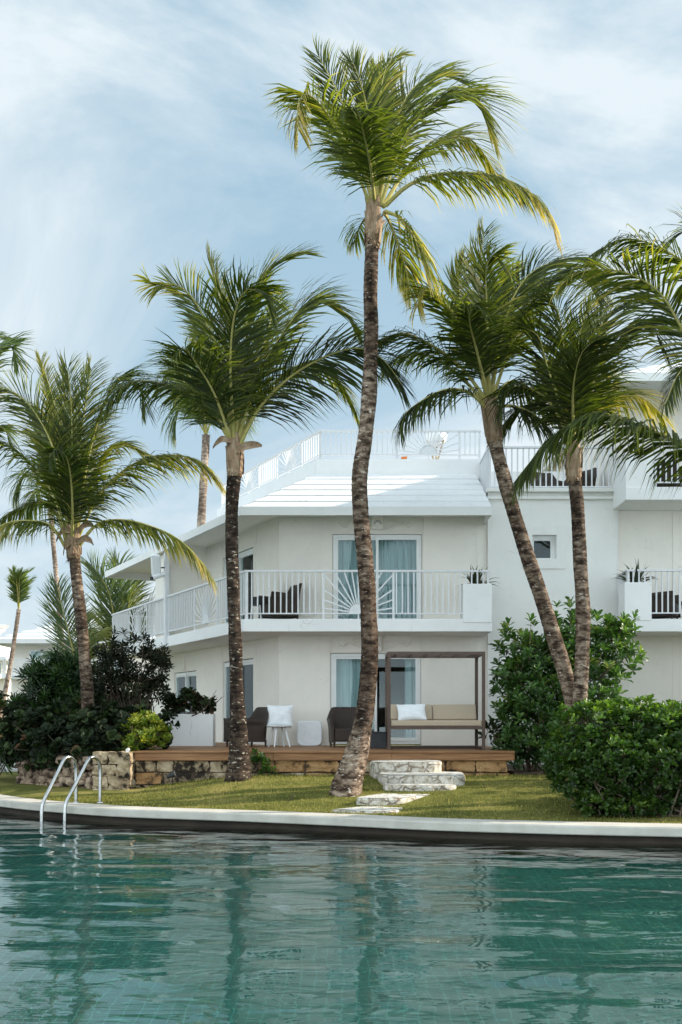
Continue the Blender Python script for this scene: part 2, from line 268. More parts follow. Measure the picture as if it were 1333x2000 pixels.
# ------------------------------------------------------------------ mesh builder
class MB:
    def __init__(s): s.v = []; s.f = []; s.t = []
    def add(s, vs, fs, tone=0.5):
        o = len(s.v); s.v.extend([tuple(p) for p in vs]); s.f.extend([tuple(i+o for i in f) for f in fs])
        s.t.extend([tone]*len(vs) if not isinstance(tone, list) else tone)
    def box(s, x0, x1, y0, y1, z0, z1):
        s.add([(x0, y0, z0), (x1, y0, z0), (x1, y1, z0), (x0, y1, z0), (x0, y0, z1), (x1, y0, z1), (x1, y1, z1), (x0, y1, z1)],
              [(0, 3, 2, 1), (4, 5, 6, 7), (0, 1, 5, 4), (1, 2, 6, 5), (2, 3, 7, 6), (3, 0, 4, 7)])
    def obox(s, c, a, b, d, ha, hb, hd):
        """oriented box: centre c, unit axes a, b, d, half sizes"""
        c, a, b, d = Vector(c), Vector(a)*ha, Vector(b)*hb, Vector(d)*hd
        vs = [c+i*a+j*b+k*d for k in (-1, 1) for j in (-1, 1) for i in (-1, 1)]
        s.add(vs, [(0, 2, 3, 1), (4, 5, 7, 6), (0, 1, 5, 4), (2, 6, 7, 3), (0, 4, 6, 2), (1, 3, 7, 5)])
    def prism(s, poly, z0, z1, z1f=None):
        n = len(poly)
        vs = [(p[0], p[1], z0) for p in poly]+[(p[0], p[1], z1) for p in poly]
        s.add(vs, [tuple(range(n-1, -1, -1)), tuple(range(n, 2*n))]+[(i, (i+1) % n, n+(i+1) % n, n+i) for i in range(n)])
    def bar(s, a, b, w, h=None, up=(0, 0, 1)):
        a, b = Vector(a), Vector(b); d = (b-a); L = d.length
        if L < 1e-6: return
        d.normalize(); u = Vector(up)
        if abs(d.dot(u)) > .98: u = Vector((0, 1, 0)) if abs(d.y) < .9 else Vector((1, 0, 0))
        x = d.cross(u).normalized(); y = x.cross(d)
        s.obox((a+b)/2, x, d, y, w/2, L/2, (h or w)/2)
    def tube(s, pts, rad, n=8, tones=None, cap=True):
        pts = [Vector(p) for p in pts]; m = len(pts)
        if not isinstance(rad, (list, tuple)): rad = [rad]*m
        d0 = (pts[1]-pts[0]).normalized()
        u = Vector((0, 0, 1)) if abs(d0.z) < .9 else Vector((1, 0, 0))
        x = d0.cross(u).normalized(); vs = []; fs = []
        for i in range(m):
            d = (pts[min(i+1, m-1)]-pts[max(i-1, 0)]).normalized()
            x = (x-d*x.dot(d)).normalized(); y = d.cross(x)
            for k in range(n):
                a = 2*math.pi*k/n
                vs.append(pts[i]+(x*math.cos(a)+y*math.sin(a))*rad[i])
        for i in range(m-1):
            for k in range(n):
                fs.append((i*n+k, i*n+(k+1) % n, (i+1)*n+(k+1) % n, (i+1)*n+k))
        if cap: fs.append(tuple(range(n-1, -1, -1))); fs.append(tuple((m-1)*n+k for k in range(n)))
        s.add(vs, fs)
    def build(s, name, mat, parent=None, smooth=False, bevel=0, base=None, local=False, tone=False):
        me = bpy.data.meshes.new(name)
        me.from_pydata(s.v, [], s.f); me.update()
        me.materials.append(mat)
        if smooth: me.shade_smooth()
        if tone:
            at = me.attributes.new('tone', 'FLOAT', 'POINT'); at.data.foreach_set('value', s.t)
        o = bpy.data.objects.new(name, me); COL.objects.link(o)
        if base is not None:                       # world-space vertices, origin moved to the thing's base
            b = Vector(base); me.transform(Matrix.Translation(-b)); o.location = b
        if parent:
            o.parent = parent
            if not local:                           # vertices are in world space
                p = parent; off = Vector(parent.location)
                while p.parent: p = p.parent; off += Vector(p.location)
                if base is None: o.location = -off
                else: o.location = Vector(base)-off
        if bevel:
            md = o.modifiers.new('bevel', 'BEVEL'); md.width = bevel; md.segments = 2; md.limit_method = 'ANGLE'
        return o

def thing(name, label, cat, loc=(0, 0, 0), rotz=0, group=None):
    o = bpy.data.objects.new(name, None); COL.objects.link(o)
    o.empty_display_size = .3
    o.location = loc; o.rotation_euler = (0, 0, rotz); o['label'] = label; o['category'] = cat
    if group: o['group'] = group
    return o
def tag(o, label, cat, group=None):
    o['label'] = label; o['category'] = cat
    if group: o['group'] = group
    return o
def struct(o): o['kind'] = 'structure'; return o
def dup(root, loc, rotz, label, group=None):
    r = root.copy(); COL.objects.link(r); r.location = loc; r.rotation_euler = (0, 0, rotz); r['label'] = label
    if group: r['group'] = group
    for ch in list(root.children):
        c = ch.copy(); COL.objects.link(c); c.parent = r
        for g in ch.children:
            d = g.copy(); COL.objects.link(d); d.parent = c
    return r
def catmull(pts, n=8):
    pts = [Vector(p) for p in pts]; out = []
    for i in range(len(pts)-1):
        p0 = pts[max(i-1, 0)]; p1 = pts[i]; p2 = pts[i+1]; p3 = pts[min(i+2, len(pts)-1)]
        for k in range(n):
            t = k/n; out.append(.5*((2*p1)+(p2-p0)*t+(2*p0-5*p1+4*p2-p3)*t*t+(3*p1-p0-3*p2+p3)*t**3))
    out.append(pts[-1]); return out
def resample(pts, n):
    L = [0]
    for a, b in zip(pts, pts[1:]): L.append(L[-1]+(b-a).length)
    out = []; j = 0
    for i in range(n):
        d = L[-1]*i/(n-1)
        while j < len(L)-2 and L[j+1] < d: j += 1
        t = (d-L[j])/max(1e-9, L[j+1]-L[j]); out.append(pts[j].lerp(pts[j+1], min(1, max(0, t))))
    return out, L[-1]
# light settings: sun elevation, azimuth, strength
SUN = (25, 9, 5.0)
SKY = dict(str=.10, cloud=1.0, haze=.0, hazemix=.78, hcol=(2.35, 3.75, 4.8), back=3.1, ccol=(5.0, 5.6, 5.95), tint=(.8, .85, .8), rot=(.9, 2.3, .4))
EXPOSURE = 0.7
# ================================================================== TERRAIN, POOL
rnd = random.Random(7)
edge_ctrl = [(-60, 21.2), (-14, 21.2), (-9.0, 21.0), (-7.4, 20.2), (-6.6, 19.1), (-5.95, 17.86), (-4.93, 16.67), (-3.64, 15.66), (-2.78, 15.2), (-1.22, 14.65), (.235, 14.02), (1.69, 13.38), (4.27, 12.78), (8, 12.3), (16, 12.0), (60, 11.8)]
edge = catmull([(x, y, 0) for x, y in edge_ctrl], 10)
def yc(x):
    for a, b in zip(edge, edge[1:]):
        if a.x <= x <= b.x:
            t = (x-a.x)/max(1e-6, b.x-a.x); return a.y+(b.y-a.y)*t
    return edge[0].y if x < edge[0].x else edge[-1].y
def sstep(t): t = min(1, max(0, t)); return t*t*(3-2*t)
def wall_z(x):                                   # lawn height where it meets the deck wall
    return .30+.24*sstep((x+3.9)/2.6)-.02*sstep((x-2.5)/2)
def ground_z(x, y):
    e = yc(x)
    if x < -5.9: e = min(e, 17.9)
    t = (y-e)/(18.2-e)
    h = .195+(wall_z(x)-.195)*sstep(t*1.02)
    if y > 18.2: h = wall_z(x)
    fade = sstep((y-24)/10)
    h = h*(1-fade)+.2*fade
    return h+.018*noise.noise(Vector((x*.9, y*.9, 3)))*(1-fade)*sstep(t*4)

gm = MB()
xs = sorted(set([-1500, -400, -120, -60, -30, -16, -12]+[-10+.2*i for i in range(101)]+[12, 16, 30, 60, 120, 400, 1500]))
rows = [0, .02, .05, .09]+[.09+.045*i for i in range(1, 16)]
far = [19.5, 21, 22.5, 24, 26, 30, 36, 50, 90, 200, 600, 2500]
ncol = len(rows)+len(far)
for x in xs:
    e = yc(x)-.12
    for r in rows:
        y = e+(18.6-e)*r if e < 18 else e+2*r
        gm.v.append((x, y, ground_z(x, y)))
    base = gm.v[-1][1]
    for k, fy in enumerate(far):
        y = max(fy, base+.2*(k+1)); gm.v.append((x, y, ground_z(x, y)))
gm.t = [0]*len(gm.v)
for i in range(len(xs)-1):
    for j in range(ncol-1):
        gm.f.append((i*ncol+j, (i+1)*ncol+j, (i+1)*ncol+j+1, i*ncol+j+1))
o = struct(gm.build('lawn_ground', M['lawn'], smooth=True))

# grass blades that catch the light along the visible lawn
gb = MB(); rg = random.Random(5)
for i in range(30000):
    x = rg.uniform(-6.4, 5.2); e = yc(x)
    y = e+.03+rg.random()**1.3*(18.25-e)
    if y < e: continue
    if x < -3.4 and y > 17.0: y = 17.0-rg.random()
    if y < e+.03: continue
    z = ground_z(x, y)-.004; h = rg.uniform(.018, .05); a = rg.uniform(0, 6.28); w = .006
    lx, ly = rg.gauss(0, .016), rg.gauss(0, .016)
    gb.add([(x-w*math.cos(a), y-w*math.sin(a), z), (x+w*math.cos(a), y+w*math.sin(a), z), (x+lx, y+ly, z+h)], [(0, 1, 2)], rg.random())
o = tag(gb.build('grass', M['grass'], tone=True), 'short mown green and straw coloured grass blades over the lawn', 'grass'); o['kind'] = 'stuff'

def strip_mesh(curve, offs, name, mat, bev=0):
    """sweep a cross-section [(inward offset, z)] along the pool edge"""
    mb = MB(); n = len(offs)
    for i, p in enumerate(curve):
        d = (curve[min(i+1, len(curve)-1)]-curve[max(i-1, 0)]).normalized(); nn = Vector((d.y, -d.x, 0))   # towards the pool
        for off, z in offs: q = p+nn*off; mb.v.append((q.x, q.y, z))
    mb.t = [0]*len(mb.v)
    for i in range(len(curve)-1):
        for k in range(n-1): mb.f.append((i*n+k, (i+1)*n+k, (i+1)*n+k+1, i*n+k+1))
    return mb.build(name, mat, smooth=False)
ce, _ = resample(edge, 400)
struct(strip_mesh(ce, [(0, .10), (0, .212), (.012, .22), (.40, .222), (.432, .214), (.445, .195), (.45, .110), (.44, .098), (.33, .098)], 'pool_coping', M['coping']))
struct(strip_mesh(ce, [(.30, .10), (.33, .0), (.33, -1.36)], 'pool_wall', M['pool_wall']))
fl = MB(); fl.add([(-60, -22, -1.35), (60, -22, -1.35), (60, 22, -1.35), (-60, 22, -1.35)], [(0, 1, 2, 3)])
struct(fl.build('pool_floor', M['tile']))
# expansion joints across the coping
# water: real ripples, finer near the camera side
wm = MB()
wx = [-60, -30, -15]+[-8.5+.06*i for i in range(267)]+[15, 30, 60]
wy = [-22, -8, 0, 2.5]+[3.6+.055*i for i in range(258)]+[18.6, 21.6]
rw = random.Random(11)
waves = []
for i in range(14):
    lam = [.38, .46, .52, .6, .68, .8, .95, 1.1, 1.3, 1.6, 2.0, 2.4, .56, .74][i] * rw.uniform(.9, 1.1)
    ang = rw.gauss(1.57, .36+.16*lam); k = 2*math.pi/lam
    waves.append((k*math.cos(ang), k*math.sin(ang), rw.uniform(0, 6.28), lam*(.0023 if lam < .65 else .0025)*rw.uniform(.6, 1.1)))
def wave_h(x, y):
    g = .55+.75*noise.noise(Vector((x*.35, y*.5, 9)))+.25
    fade = min(1, max(0, (y-2.5)/2))
    return fade*max(.15, g)*sum(a*math.sin(kx*x+ky*y+p+.9*noise.noise(Vector((x*.5, y*.5, i)))) for i, (kx, ky, p, a) in enumerate(waves[:14]))
for y in wy:
    for x in wx:
        wm.v.append((x, y, wave_h(x, y) if -9 < x < 8 and 2.5 < y < 18.2 else 0))
wm.t = [0]*len(wm.v); nx = len(wx)
for j in range(len(wy)-1):
    for i in range(nx-1): wm.f.append((j*nx+i, j*nx+i+1, (j+1)*nx+i+1, (j+1)*nx+i))
struct(wm.build('pool_water', M['water'], smooth=True))
# the walkway that leaves the lawn at the far left
pm = MB(); pts = [(-12, 23.2), (-7.55, 24.0), (-7.35, 25.6), (-9.5, 28.5), (-14, 33), (-18, 33)]
pm.prism([(x, y) for x, y in pts], .25, .36)
struct(pm.build('garden_path', M['path'], bevel=.02))

# ================================================================== THE HOTEL BUILDING
th = math.atan2(2000, 1059); cw, sw = math.cos(th), math.sin(th)
WD = Vector((-cw, sw)); IN = Vector((sw, cw)); C0 = Vector((-2.0, 21.0))
def W(t, off): p = C0+WD*t+IN*off; return (p.x, p.y)
def wt(px, off):
    r = (px-CX)/F; q = C0+IN*off
    return (q.x-r*q.y)/(cw+sw*r)
ZB, ZT = 3.32, 3.58          # balcony slab
hotel = thing('hotel_building', 'big white hotel wing with sunburst balcony railings and a stepped white roof behind the palms', 'building', (0, 22, .3))
HB = hotel

def wallsheet(mb, A, B, n, z0, z1, holes=(), depth=.16):
    A, B, n = Vector(A), Vector(B), Vector(n); u = (B-A); L = u.length; u.normalize()
    ss = sorted({0, L, *[h[0] for h in holes], *[h[1] for h in holes]}); zs = sorted({z0, z1, *[h[2] for h in holes], *[h[3] for h in holes]})
    def pt(s, z, d=0): p = A+u*s-n*d; return (p.x, p.y, z)
    for s0, s1 in zip(ss, ss[1:]):
        for a, b in zip(zs, zs[1:]):
            if any(h[0]-1e-6 <= s0 and s1 <= h[1]+1e-6 and h[2]-1e-6 <= a and b <= h[3]+1e-6 for h in holes): continue
            mb.add([pt(s0, a), pt(s1, a), pt(s1, b), pt(s0, b)], [(0, 1, 2, 3)])
            mb.add([pt(s0, a, depth), pt(s1, a, depth), pt(s1, b, depth), pt(s0, b, depth)], [(3, 2, 1, 0)])
    for s0, s1, a, b in holes:
        for q in ([(s0, a), (s0, b)], [(s1, a), (s1, b)], [(s0, a), (s1, a)], [(s0, b), (s1, b)]):
            mb.add([pt(*q[0]), pt(*q[1]), pt(*q[1], depth), pt(*q[0], depth)], [(0, 1, 2, 3)])
def panel(mb, A, u, n, s0, s1, z0, z1, proud=.018):
    """slightly raised field on a wall"""
    A, u, n = Vector(A), Vector(u), Vector(n); c = A+u*((s0+s1)/2)+n*(proud/2-.02)
    mb.obox((c.x, c.y, (z0+z1)/2), (u.x, u.y, 0), (n.x, n.y, 0), (0, 0, 1), (s1-s0)/2, proud/2+.02, (z1-z0)/2)

def sliding_door(parent, A, u, n, s0, s1, z0, z1, recess=.07, curtains=('l', 'r'), split=.5, sill=.07, mat='curtain', full=False, dark=1):
    A, u, n = Vector(A), Vector(u), Vector(n)
    u3, n3 = Vector((u.x, u.y, 0)), Vector((n.x, n.y, 0)); Z = Vector((0, 0, 1))
    def pt(s, z, d): p = A+u*s-n*d; return Vector((p.x, p.y, z))
    f = MB(); sm = s0+(s1-s0)*split; t = .055
    def mem(a, b, c, d, dd): f.obox(pt((a+b)/2, (c+d)/2, recess+dd), u3, n3, Z, (b-a)/2, .035, (d-c)/2)
    mem(s0, s0+t, z0, z1, 0); mem(s1-t, s1, z0, z1, 0); mem(s0+t, s1-t, z1-t, z1, 0); mem(s0+t, s1-t, z0, z0+sill*.6, 0)
    for (a, b, dd) in ((s0+t, sm+.03, .022), (sm-.03, s1-t, -.022)):      # two sliding leaves
        mem(a, a+t, z0+sill*.6, z1-t, dd); mem(b-t, b, z0+sill*.6, z1-t, dd); mem(a+t, b-t, z1-t*2, z1-t, dd); mem(a+t, b-t, z0+sill*.6, z0+sill*1.4, dd)
    fr = f.build('sliding_door', M['frame'], parent)
    g = MB()
    for (a, b, dd) in ((s0+2*t, sm-.03, .022), (sm+.03, s1-2*t, -.022)):
        g.obox(pt((a+b)/2, (z0+z1)/2, recess+dd), u3, n3, Z, (b-a)/2, .004, (z1-z0)/2-t-.02)
    g.build('glass_pane', M['glass'], fr)
    def curtain(a, b):
        c = MB(); k = max(6, int((b-a)/.012)); rr = random.Random(int(a*1000)+int(z0*77)); ph = rr.random()*6
        for zz, amp in ((z0+.06, .045), (z1-.3, .035), (z1-.06, .02)):
            for i in range(k+1):
                s = a+(b-a)*i/k
                c.v.append(pt(s, zz, recess+.20+amp*(math.sin(s*42+ph)+.5*math.sin(s*83+ph*2+zz))))
        c.t = [0]*len(c.v)
        for j in range(2):
            for i in range(k): c.f.append((j*(k+1)+i, j*(k+1)+i+1, (j+1)*(k+1)+i+1, (j+1)*(k+1)+i))
        c.build('curtain', M[mat], fr, smooth=True)
    for a, b in curtains: curtain(s0+(s1-s0)*a, s0+(s1-s0)*b)
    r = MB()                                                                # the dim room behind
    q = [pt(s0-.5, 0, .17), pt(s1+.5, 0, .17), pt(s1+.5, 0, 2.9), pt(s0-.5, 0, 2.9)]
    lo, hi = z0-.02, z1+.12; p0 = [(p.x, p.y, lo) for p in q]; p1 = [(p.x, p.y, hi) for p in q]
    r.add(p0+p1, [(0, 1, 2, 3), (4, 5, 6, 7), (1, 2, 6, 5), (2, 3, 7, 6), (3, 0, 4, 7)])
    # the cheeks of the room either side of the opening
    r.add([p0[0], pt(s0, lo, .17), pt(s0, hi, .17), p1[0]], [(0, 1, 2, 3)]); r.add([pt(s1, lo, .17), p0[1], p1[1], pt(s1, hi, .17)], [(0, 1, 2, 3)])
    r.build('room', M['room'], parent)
    return fr

# ---- front wall
k = 22.1/2000
def fx(px): return (px-CX)*k
def fz(py): return CZ+(HY-py)*k
A0 = Vector(W(0, 0)); FW0 = Vector((-1.338, 22.1)); UX = Vector((1, 0)); NF = Vector((0, -1)); NW = -IN
def fs(px): return fx(px)+1.338
w = MB()
d1 = (fs(650), fs(825), ZT, fz(1043)); d2 = (fs(646), fs(823), .956, fz(1276))
wallsheet(w, FW0, (3.16, 22.1), NF, .2, 5.95, [d1, d2])
for a, b, c, d in ((628, 648, ZT, 5.95), (827, 842, ZT, 5.95), (931, 950, ZT, 5.95), (628, 644, .956, 3.34), (825, 842, .956, 3.34), (931, 950, .956, 3.34), (553, 560, .956, 3.34)):
    panel(w, FW0, UX, NF, fs(a), fs(b), c, d, .012)
panel(w, FW0, UX, NF, fs(560), fs(628), fz(1043), 5.95, .012)
w.build('front_wall', M['wall'], HB)
sliding_door(HB, FW0, UX, NF, d1[0]+.01, d1[1]-.01, d1[2]+.02, d1[3]-.01, curtains=((.03, .50), (.50, .80), (.80, .99)), split=.5)
sliding_door(HB, FW0, UX, NF, d2[0]+.01, d2[1]-.01, d2[2]+.03, d2[3]-.01, curtains=((.04, .50), (.83, .98)), split=.5, sill=.1)
# carved frieze over each door and the little sun lamp box in its middle
def frieze(x0, x1, z0, z1, y, lamp):
    f = MB(); cx = (x0+x1)/2
    f.box(x0, x1, y-.012, y+.01, z0, z1)
    for b_ in ((x0, x1, z0, z0+.022), (x0, x1, z1-.022, z1), (x0, x0+.022, z0+.022, z1-.022), (x1-.022, x1, z0+.022, z1-.022), (cx-.2, cx-.18, z0+.022, z1-.022), (cx+.18, cx+.2, z0+.022, z1-.022)): f.box(b_[0], b_[1], y-.034, y-.0125, b_[2], b_[3])
    for side in (-1, 1):
        xm = cx+side*(x1-x0)*.27
        for kk in range(9):
            a = R(15+kk*19); r0, r1 = .06, .15+.05*math.sin(kk*1.7)
            zc = z0+.10; n_ = 8; pts = []
            for i in range(n_):
                t = i/(n_-1); rr = r0+(r1-r0)*t
                pts.append((xm+math.cos(a+.5*t*side)*rr*2.1, y-.018, zc+math.sin(a+.5*t*side)*rr*1.1))
            if max(p[2] for p in pts) < z1-.02: f.tube(pts, [.006+.020*math.sin(math.pi*min(1, (i+.6)/n_)) for i in range(n_)], 6)
    fo = f.build('carved_frieze', M['wall'], HB)
    l = MB(); zc0, zc1 = lamp
    for a in ((cx-.12, cx+.12, y-.125, y-.015, zc0, zc1), (cx-.105, cx+.105, y-.135, y-.124, zc0+.02, zc1-.02)): l.box(*a)
    lo = l.build('sun_wall_lamp', M['wall'], HB, bevel=.006)
    s = MB()
    for i in range(9):
        a = R(10+i*20); c = Vector((cx, y-.138, zc0+.10)); d = Vector((math.cos(a), 0, math.sin(a)))
        s.bar(c+d*.055, c+d*.10, .008, .006, up=(0, 1, 0))
    s.build('sun_slots', M['black'], lo)
frieze(fx(650), fx(825), fz(1041)+.0, 5.94, 22.1, (fz(1036), fz(1009)))
frieze(fx(646), fx(823), fz(1274), fz(1240), 22.1, (fz(1272), fz(1240)))
sk = MB(); sk.box(-.62, -.50, 22.085, 22.1, 1.16, 1.24); sk.build('wall_socket', M['black'], HB, bevel=.004)

# ---- wing wall (runs away to the left)
w = MB(); WA = W(.665, 1.1); L = 5.9-.665
def ws(px): return wt(px, 1.1)-.665
a0, a1 = ws(495), ws(436); b0, b1 = ws(384), ws(341)
wd1 = (a0, a1, ZT, 5.46); wd2 = (a0, a1, .956, 2.92); ww = (b0, b1, 1.55, 2.80); ww2 = (b0, b1, ZT, 5.46)
LG = 9.0
wallsheet(w, WA, W(.665+LG, 1.1), NW, .2, 3.4, [wd2, ww])
wallsheet(w, WA, W(5.9, 1.1), NW, 3.4, 5.95, [wd1])
for a, b in ((ws(548)-.0+.05, ws(530)), (a0-.18, a0-.03), (a1+.03, a1+.2)):
    panel(w, WA, WD, NW, max(.01, a), b, .96, 3.3, .012); panel(w, WA, WD, NW, max(.01, a), b, ZT, 5.9, .012)
w.build('wing_wall', M['wall'], HB)
for h in (wd1, wd2): sliding_door(HB, WA, WD, NW, h[0]+.01, h[1]-.01, h[2]+.02, h[3]-.02, curtains=((.05, .6), (.7, .96)), mat='curtain_beige')
sliding_door(HB, WA, WD, NW, ww[0]+.01, ww[1]-.01, ww[2]+.02, ww[3]-.02, curtains=((.05, .9),), mat='curtain')
lmp = MB(); p = W(wt(361, 1.1), 1.07); lmp.obox((p[0], p[1], 3.02), (WD.x, WD.y, 0), (NW.x, NW.y, 0), (0, 0, 1), .13, .04, .17)
lmp.build('wing_wall_lamp', M['wall'], HB, bevel=.01)
# pier that closes the upper gallery, with the thin rail post at its corner
w = MB(); t0, t1 = wt(328, .06), wt(304, .06)
w.prism([W(t0, .06), W(t1, .06), W(t1, 3.6), W(t0, 3.6)], ZT-.01, 5.90); w.build('gallery_pier', M['wall'], HB)
w = MB(); t = wt(325, -.01); p = W(t, .0); w.obox((p[0], p[1], (3.33+5.7)/2), (WD.x, WD.y, 0), (NW.x, NW.y, 0), (0, 0, 1), .06, .05, 1.2)
w.build('gallery_post', M['metal_white'], HB)

# ---- balcony slabs
w = MB(); T9 = wt(218, 0)
w.prism([(3.10, 21.0), (-2.0, 21.0), W(T9, 0), W(T9, 4.2), W(5.9, 4.2), W(5.9, 1.18), (-1.30, 22.18), (3.10, 22.18)][::-1], ZB, ZT)
w.build('balcony_slab', M['trim'], HB, bevel=.012)
# ---- tower wall
k2 = 22.0/2000
def tx(px): return (px-CX)*k2
def tz(py): return CZ+(HY-py)*k2
w = MB(); hole = (tx(1040)-3.155, tx(1087)-3.155, tz(1092), tz(1045))
wallsheet(w, (3.155, 22.0), (5.97, 22.0), NF, .2, 6.46, [hole], .22)
w.add([(3.155, 22.0, .2), (3.155, 25.2, .2), (3.155, 25.2, 6.46), (3.155, 22.0, 6.46)], [(0, 1, 2, 3)])
w.build('tower_wall', M['tower'], HB)
w = MB(); X0, X1, Z0, Z1 = tx(1020), tx(1105.5), tz(1111), tz(1026); hx0, hx1, hz0, hz1 = hole[0]+3.155, hole[1]+3.155, hole[2], hole[3]
for b in ((X0, X1, hz1, Z1), (X0, X1, Z0, hz0), (X0, hx0, hz0, hz1), (hx1, X1, hz0, hz1)): w.box(b[0], b[1], 21.975, 22.02, b[2], b[3])
wf = w.build('window_surround', M['tower'], HB)
w = MB()
for b in ((hx0, hx1, hz1-.10, hz1), (hx0, hx1, hz0, hz0+.04), (hx0, hx0+.06, hz0+.04, hz1-.10), (hx1-.10, hx1, hz0+.04, hz1-.10)): w.box(b[0], b[1], 22.12, 22.17, b[2], b[3])
wf = w.build('window_frame', M['frame'], HB)
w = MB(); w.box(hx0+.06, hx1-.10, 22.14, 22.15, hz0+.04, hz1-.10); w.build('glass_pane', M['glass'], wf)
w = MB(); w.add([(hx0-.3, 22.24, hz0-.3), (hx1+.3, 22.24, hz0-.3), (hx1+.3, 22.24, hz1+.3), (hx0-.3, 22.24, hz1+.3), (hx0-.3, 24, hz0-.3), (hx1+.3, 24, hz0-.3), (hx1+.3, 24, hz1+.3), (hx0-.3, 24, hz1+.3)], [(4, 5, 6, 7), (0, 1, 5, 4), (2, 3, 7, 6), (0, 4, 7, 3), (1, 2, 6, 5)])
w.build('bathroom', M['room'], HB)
w = MB(); w.box(3.12, 5.93, 21.90, 22.3, 6.39, 6.475); w.box(3.13, 5.94, 21.95, 22.3, 6.24, 6.30); w.box(3.15, 5.97, 22.3, 25.3, 6.2, 6.38)
w.build('terrace_ledge', M['tower'], HB, bevel=.012)
w = MB(); w.box(3.2, 6.0, 25.2, 25.4, 6.38, 7.62); w.box(3.16, 3.34, 23.4, 25.4, 6.38, 7.44); w.build('terrace_parapet', M['trim'], HB)

# ---- right-hand bay
w = MB(); BX = 5.95
bd1 = (7.42-BX, 9.3-BX, ZT, 5.44); bd2 = (7.42-BX, 9.3-BX, .956, 2.93); bd3 = (7.45-BX, 9.3-BX, 6.30, 8.15)
wallsheet(w, (BX, 22.1), (14, 22.1), NF, .2, 8.75, [bd1, bd2, bd3])
w.add([(BX, 22.1, 6.3), (BX, 34, 6.3), (BX, 34, 8.75), (BX, 22.1, 8.75)], [(0, 1, 2, 3)]); w.add([(BX, 21.99, .2), (BX, 22.1, .2), (BX, 22.1, 8.75), (BX, 21.99, 6.4)], [(0, 1, 2, 3)])
w.add([(14, 22.1, .2), (14, 34, .2), (14, 34, 8.75), (14, 22.1, 8.75)], [(0, 1, 2, 3)])
for a, b in ((1205, 1220), (1313, 1328)):
    for z0, z1 in ((.96, 3.31), (3.6, 6.0), (6.3, 8.5)): panel(w, (BX, 22.1), UX, NF, fx(a)-BX+.01, fx(b)-BX, z0, z1, .014)
w.build('bay_wall', M['wall'], HB)
for h in (bd1, bd2, bd3): sliding_door(HB, (BX, 22.1), UX, NF, h[0]+.01, h[1]-.01, h[2]+.02, h[3]-.02, curtains=((.03, .5), (.7, .97)))
w = MB(); w.box(5.84, 14, 21.0, 22.15, ZB, ZT); w.box(5.84, 14, 21.0, 22.15, 6.02, 6.29)
w.box(5.845, 6.02, 21.30, 22.13, 6.20, 6.95)
w.build('bay_balcony_slab', M['trim'], HB, bevel=.012)
w = MB(); w.prism([(5.84, 21.98), (5.84, 21.012), (6.42, 21.012), (6.42, 21.42), (6.2, 21.5)], 6.27, 6.98); w.build('balcony_planter', M['trim'], HB, bevel=.01)
w = MB(); w.box(5.81, 6.37, 20.985, 21.45, 3.545, 4.33); w.box(5.85, 6.33, 21.03, 21.41, 4.27, 4.335); w.build('balcony_planter', M['trim'], HB, bevel=.01)
w = MB(); w.box(2.50, 3.092, 20.985, 21.45, 3.50, 4.30); w.build('balcony_planter', M['trim'], HB, bevel=.01)
w = MB(); w.box(-3.62, -2.68, 21.45, 21.9, .957, 1.63); w.build('ground_planter', M['trim'], HB, bevel=.01)

# ---- railings
def rail(parent, A, B, z0, z1, suns=(), posts=(0, 1), foot=.1, mat='metal_white', th_=.028):
    A, B = Vector(A), Vector(B); u = B-A; L = u.length; u.normalize(); n = Vector((u.y, -u.x))
    def pt(s, z): p = A+u*s; return Vector((p.x, p.y, z))
    m = MB(); u3 = Vector((u.x, u.y, 0)); n3 = Vector((n.x, n.y, 0)); Z = Vector((0, 0, 1))
    m.obox(pt(L/2, z1-.02), u3, n3, Z, L/2+.02, .03, .02)
    m.obox(pt(L/2, z0+.013), u3, n3, Z, L/2, .016, .013)
    def vb(s, a, b, wd): m.obox(pt(s, (a+b)/2), u3, n3, Z, wd/2, .012, (b-a)/2)
    ends = [0.02, L-.02]
    for s0, s1 in suns: ends += [s0, s1]
    for s in ends: vb(s, z0-foot, z1-.04, .045)
    for s0, s1 in suns: vb((s0+s1)/2, z0-foot, z0, .03)
    k_ = int(L/.118); 
    for i in range(1, k_):
        s = L*i/k_
        if any(s0-.05 < s < s1+.05 for s0, s1 in suns): continue
        vb(s, z0+.02, z1-.04, th_)
    r = m.build('balcony_railing', M[mat], parent)
    for s0, s1 in suns:
        q = MB(); c = (s0+s1)/2; rr = .2; hh = z1-z0-.05; hw = (s1-s0)/2-.02; n_ = 18
        ring = [(c+rr*math.cos(math.pi*i/n_), z0+.026+rr*math.sin(math.pi*i/n_)) for i in range(n_+1)]
        for d in (-1,):
            vs = [pt(s, z)+n3*.008 for s, z in ring]+[pt(s, z)-n3*.008 for s, z in ring]; q.add(vs, [tuple(range(n_+1)), tuple(range(2*n_+1, n_, -1))]+[(i, i+1, n_+2+i, n_+1+i) for i in range(n_)])
        for deg in (8, 21, 34, 48, 60, 71, 81, 90, 99, 109, 120, 132, 146, 159, 172):
            a = R(deg); dx, dz = math.cos(a), math.sin(a)
            tt = min(hw/abs(dx) if abs(dx) > 1e-4 else 9, hh/dz)
            q.bar(pt(c+dx*(rr-.01), z0+.026+dz*(rr-.01)), pt(c+dx*tt, z0+.026+dz*tt), .028, .016, up=n3)
        q.build('sunburst_panel', M[mat], r)
    return r
xr = -1.95
rail(HB, (xr, 21.03), (3.04, 21.03), 3.68, 4.585, suns=[((632-CX)*.0105-xr, (769-CX)*.0105-xr)])
q1 = W(wt(327, .03), .03); 
def wr(px): return wt(px, .03)
q0 = Vector((xr, 21.03)); t00 = (q0-C0).dot(WD)
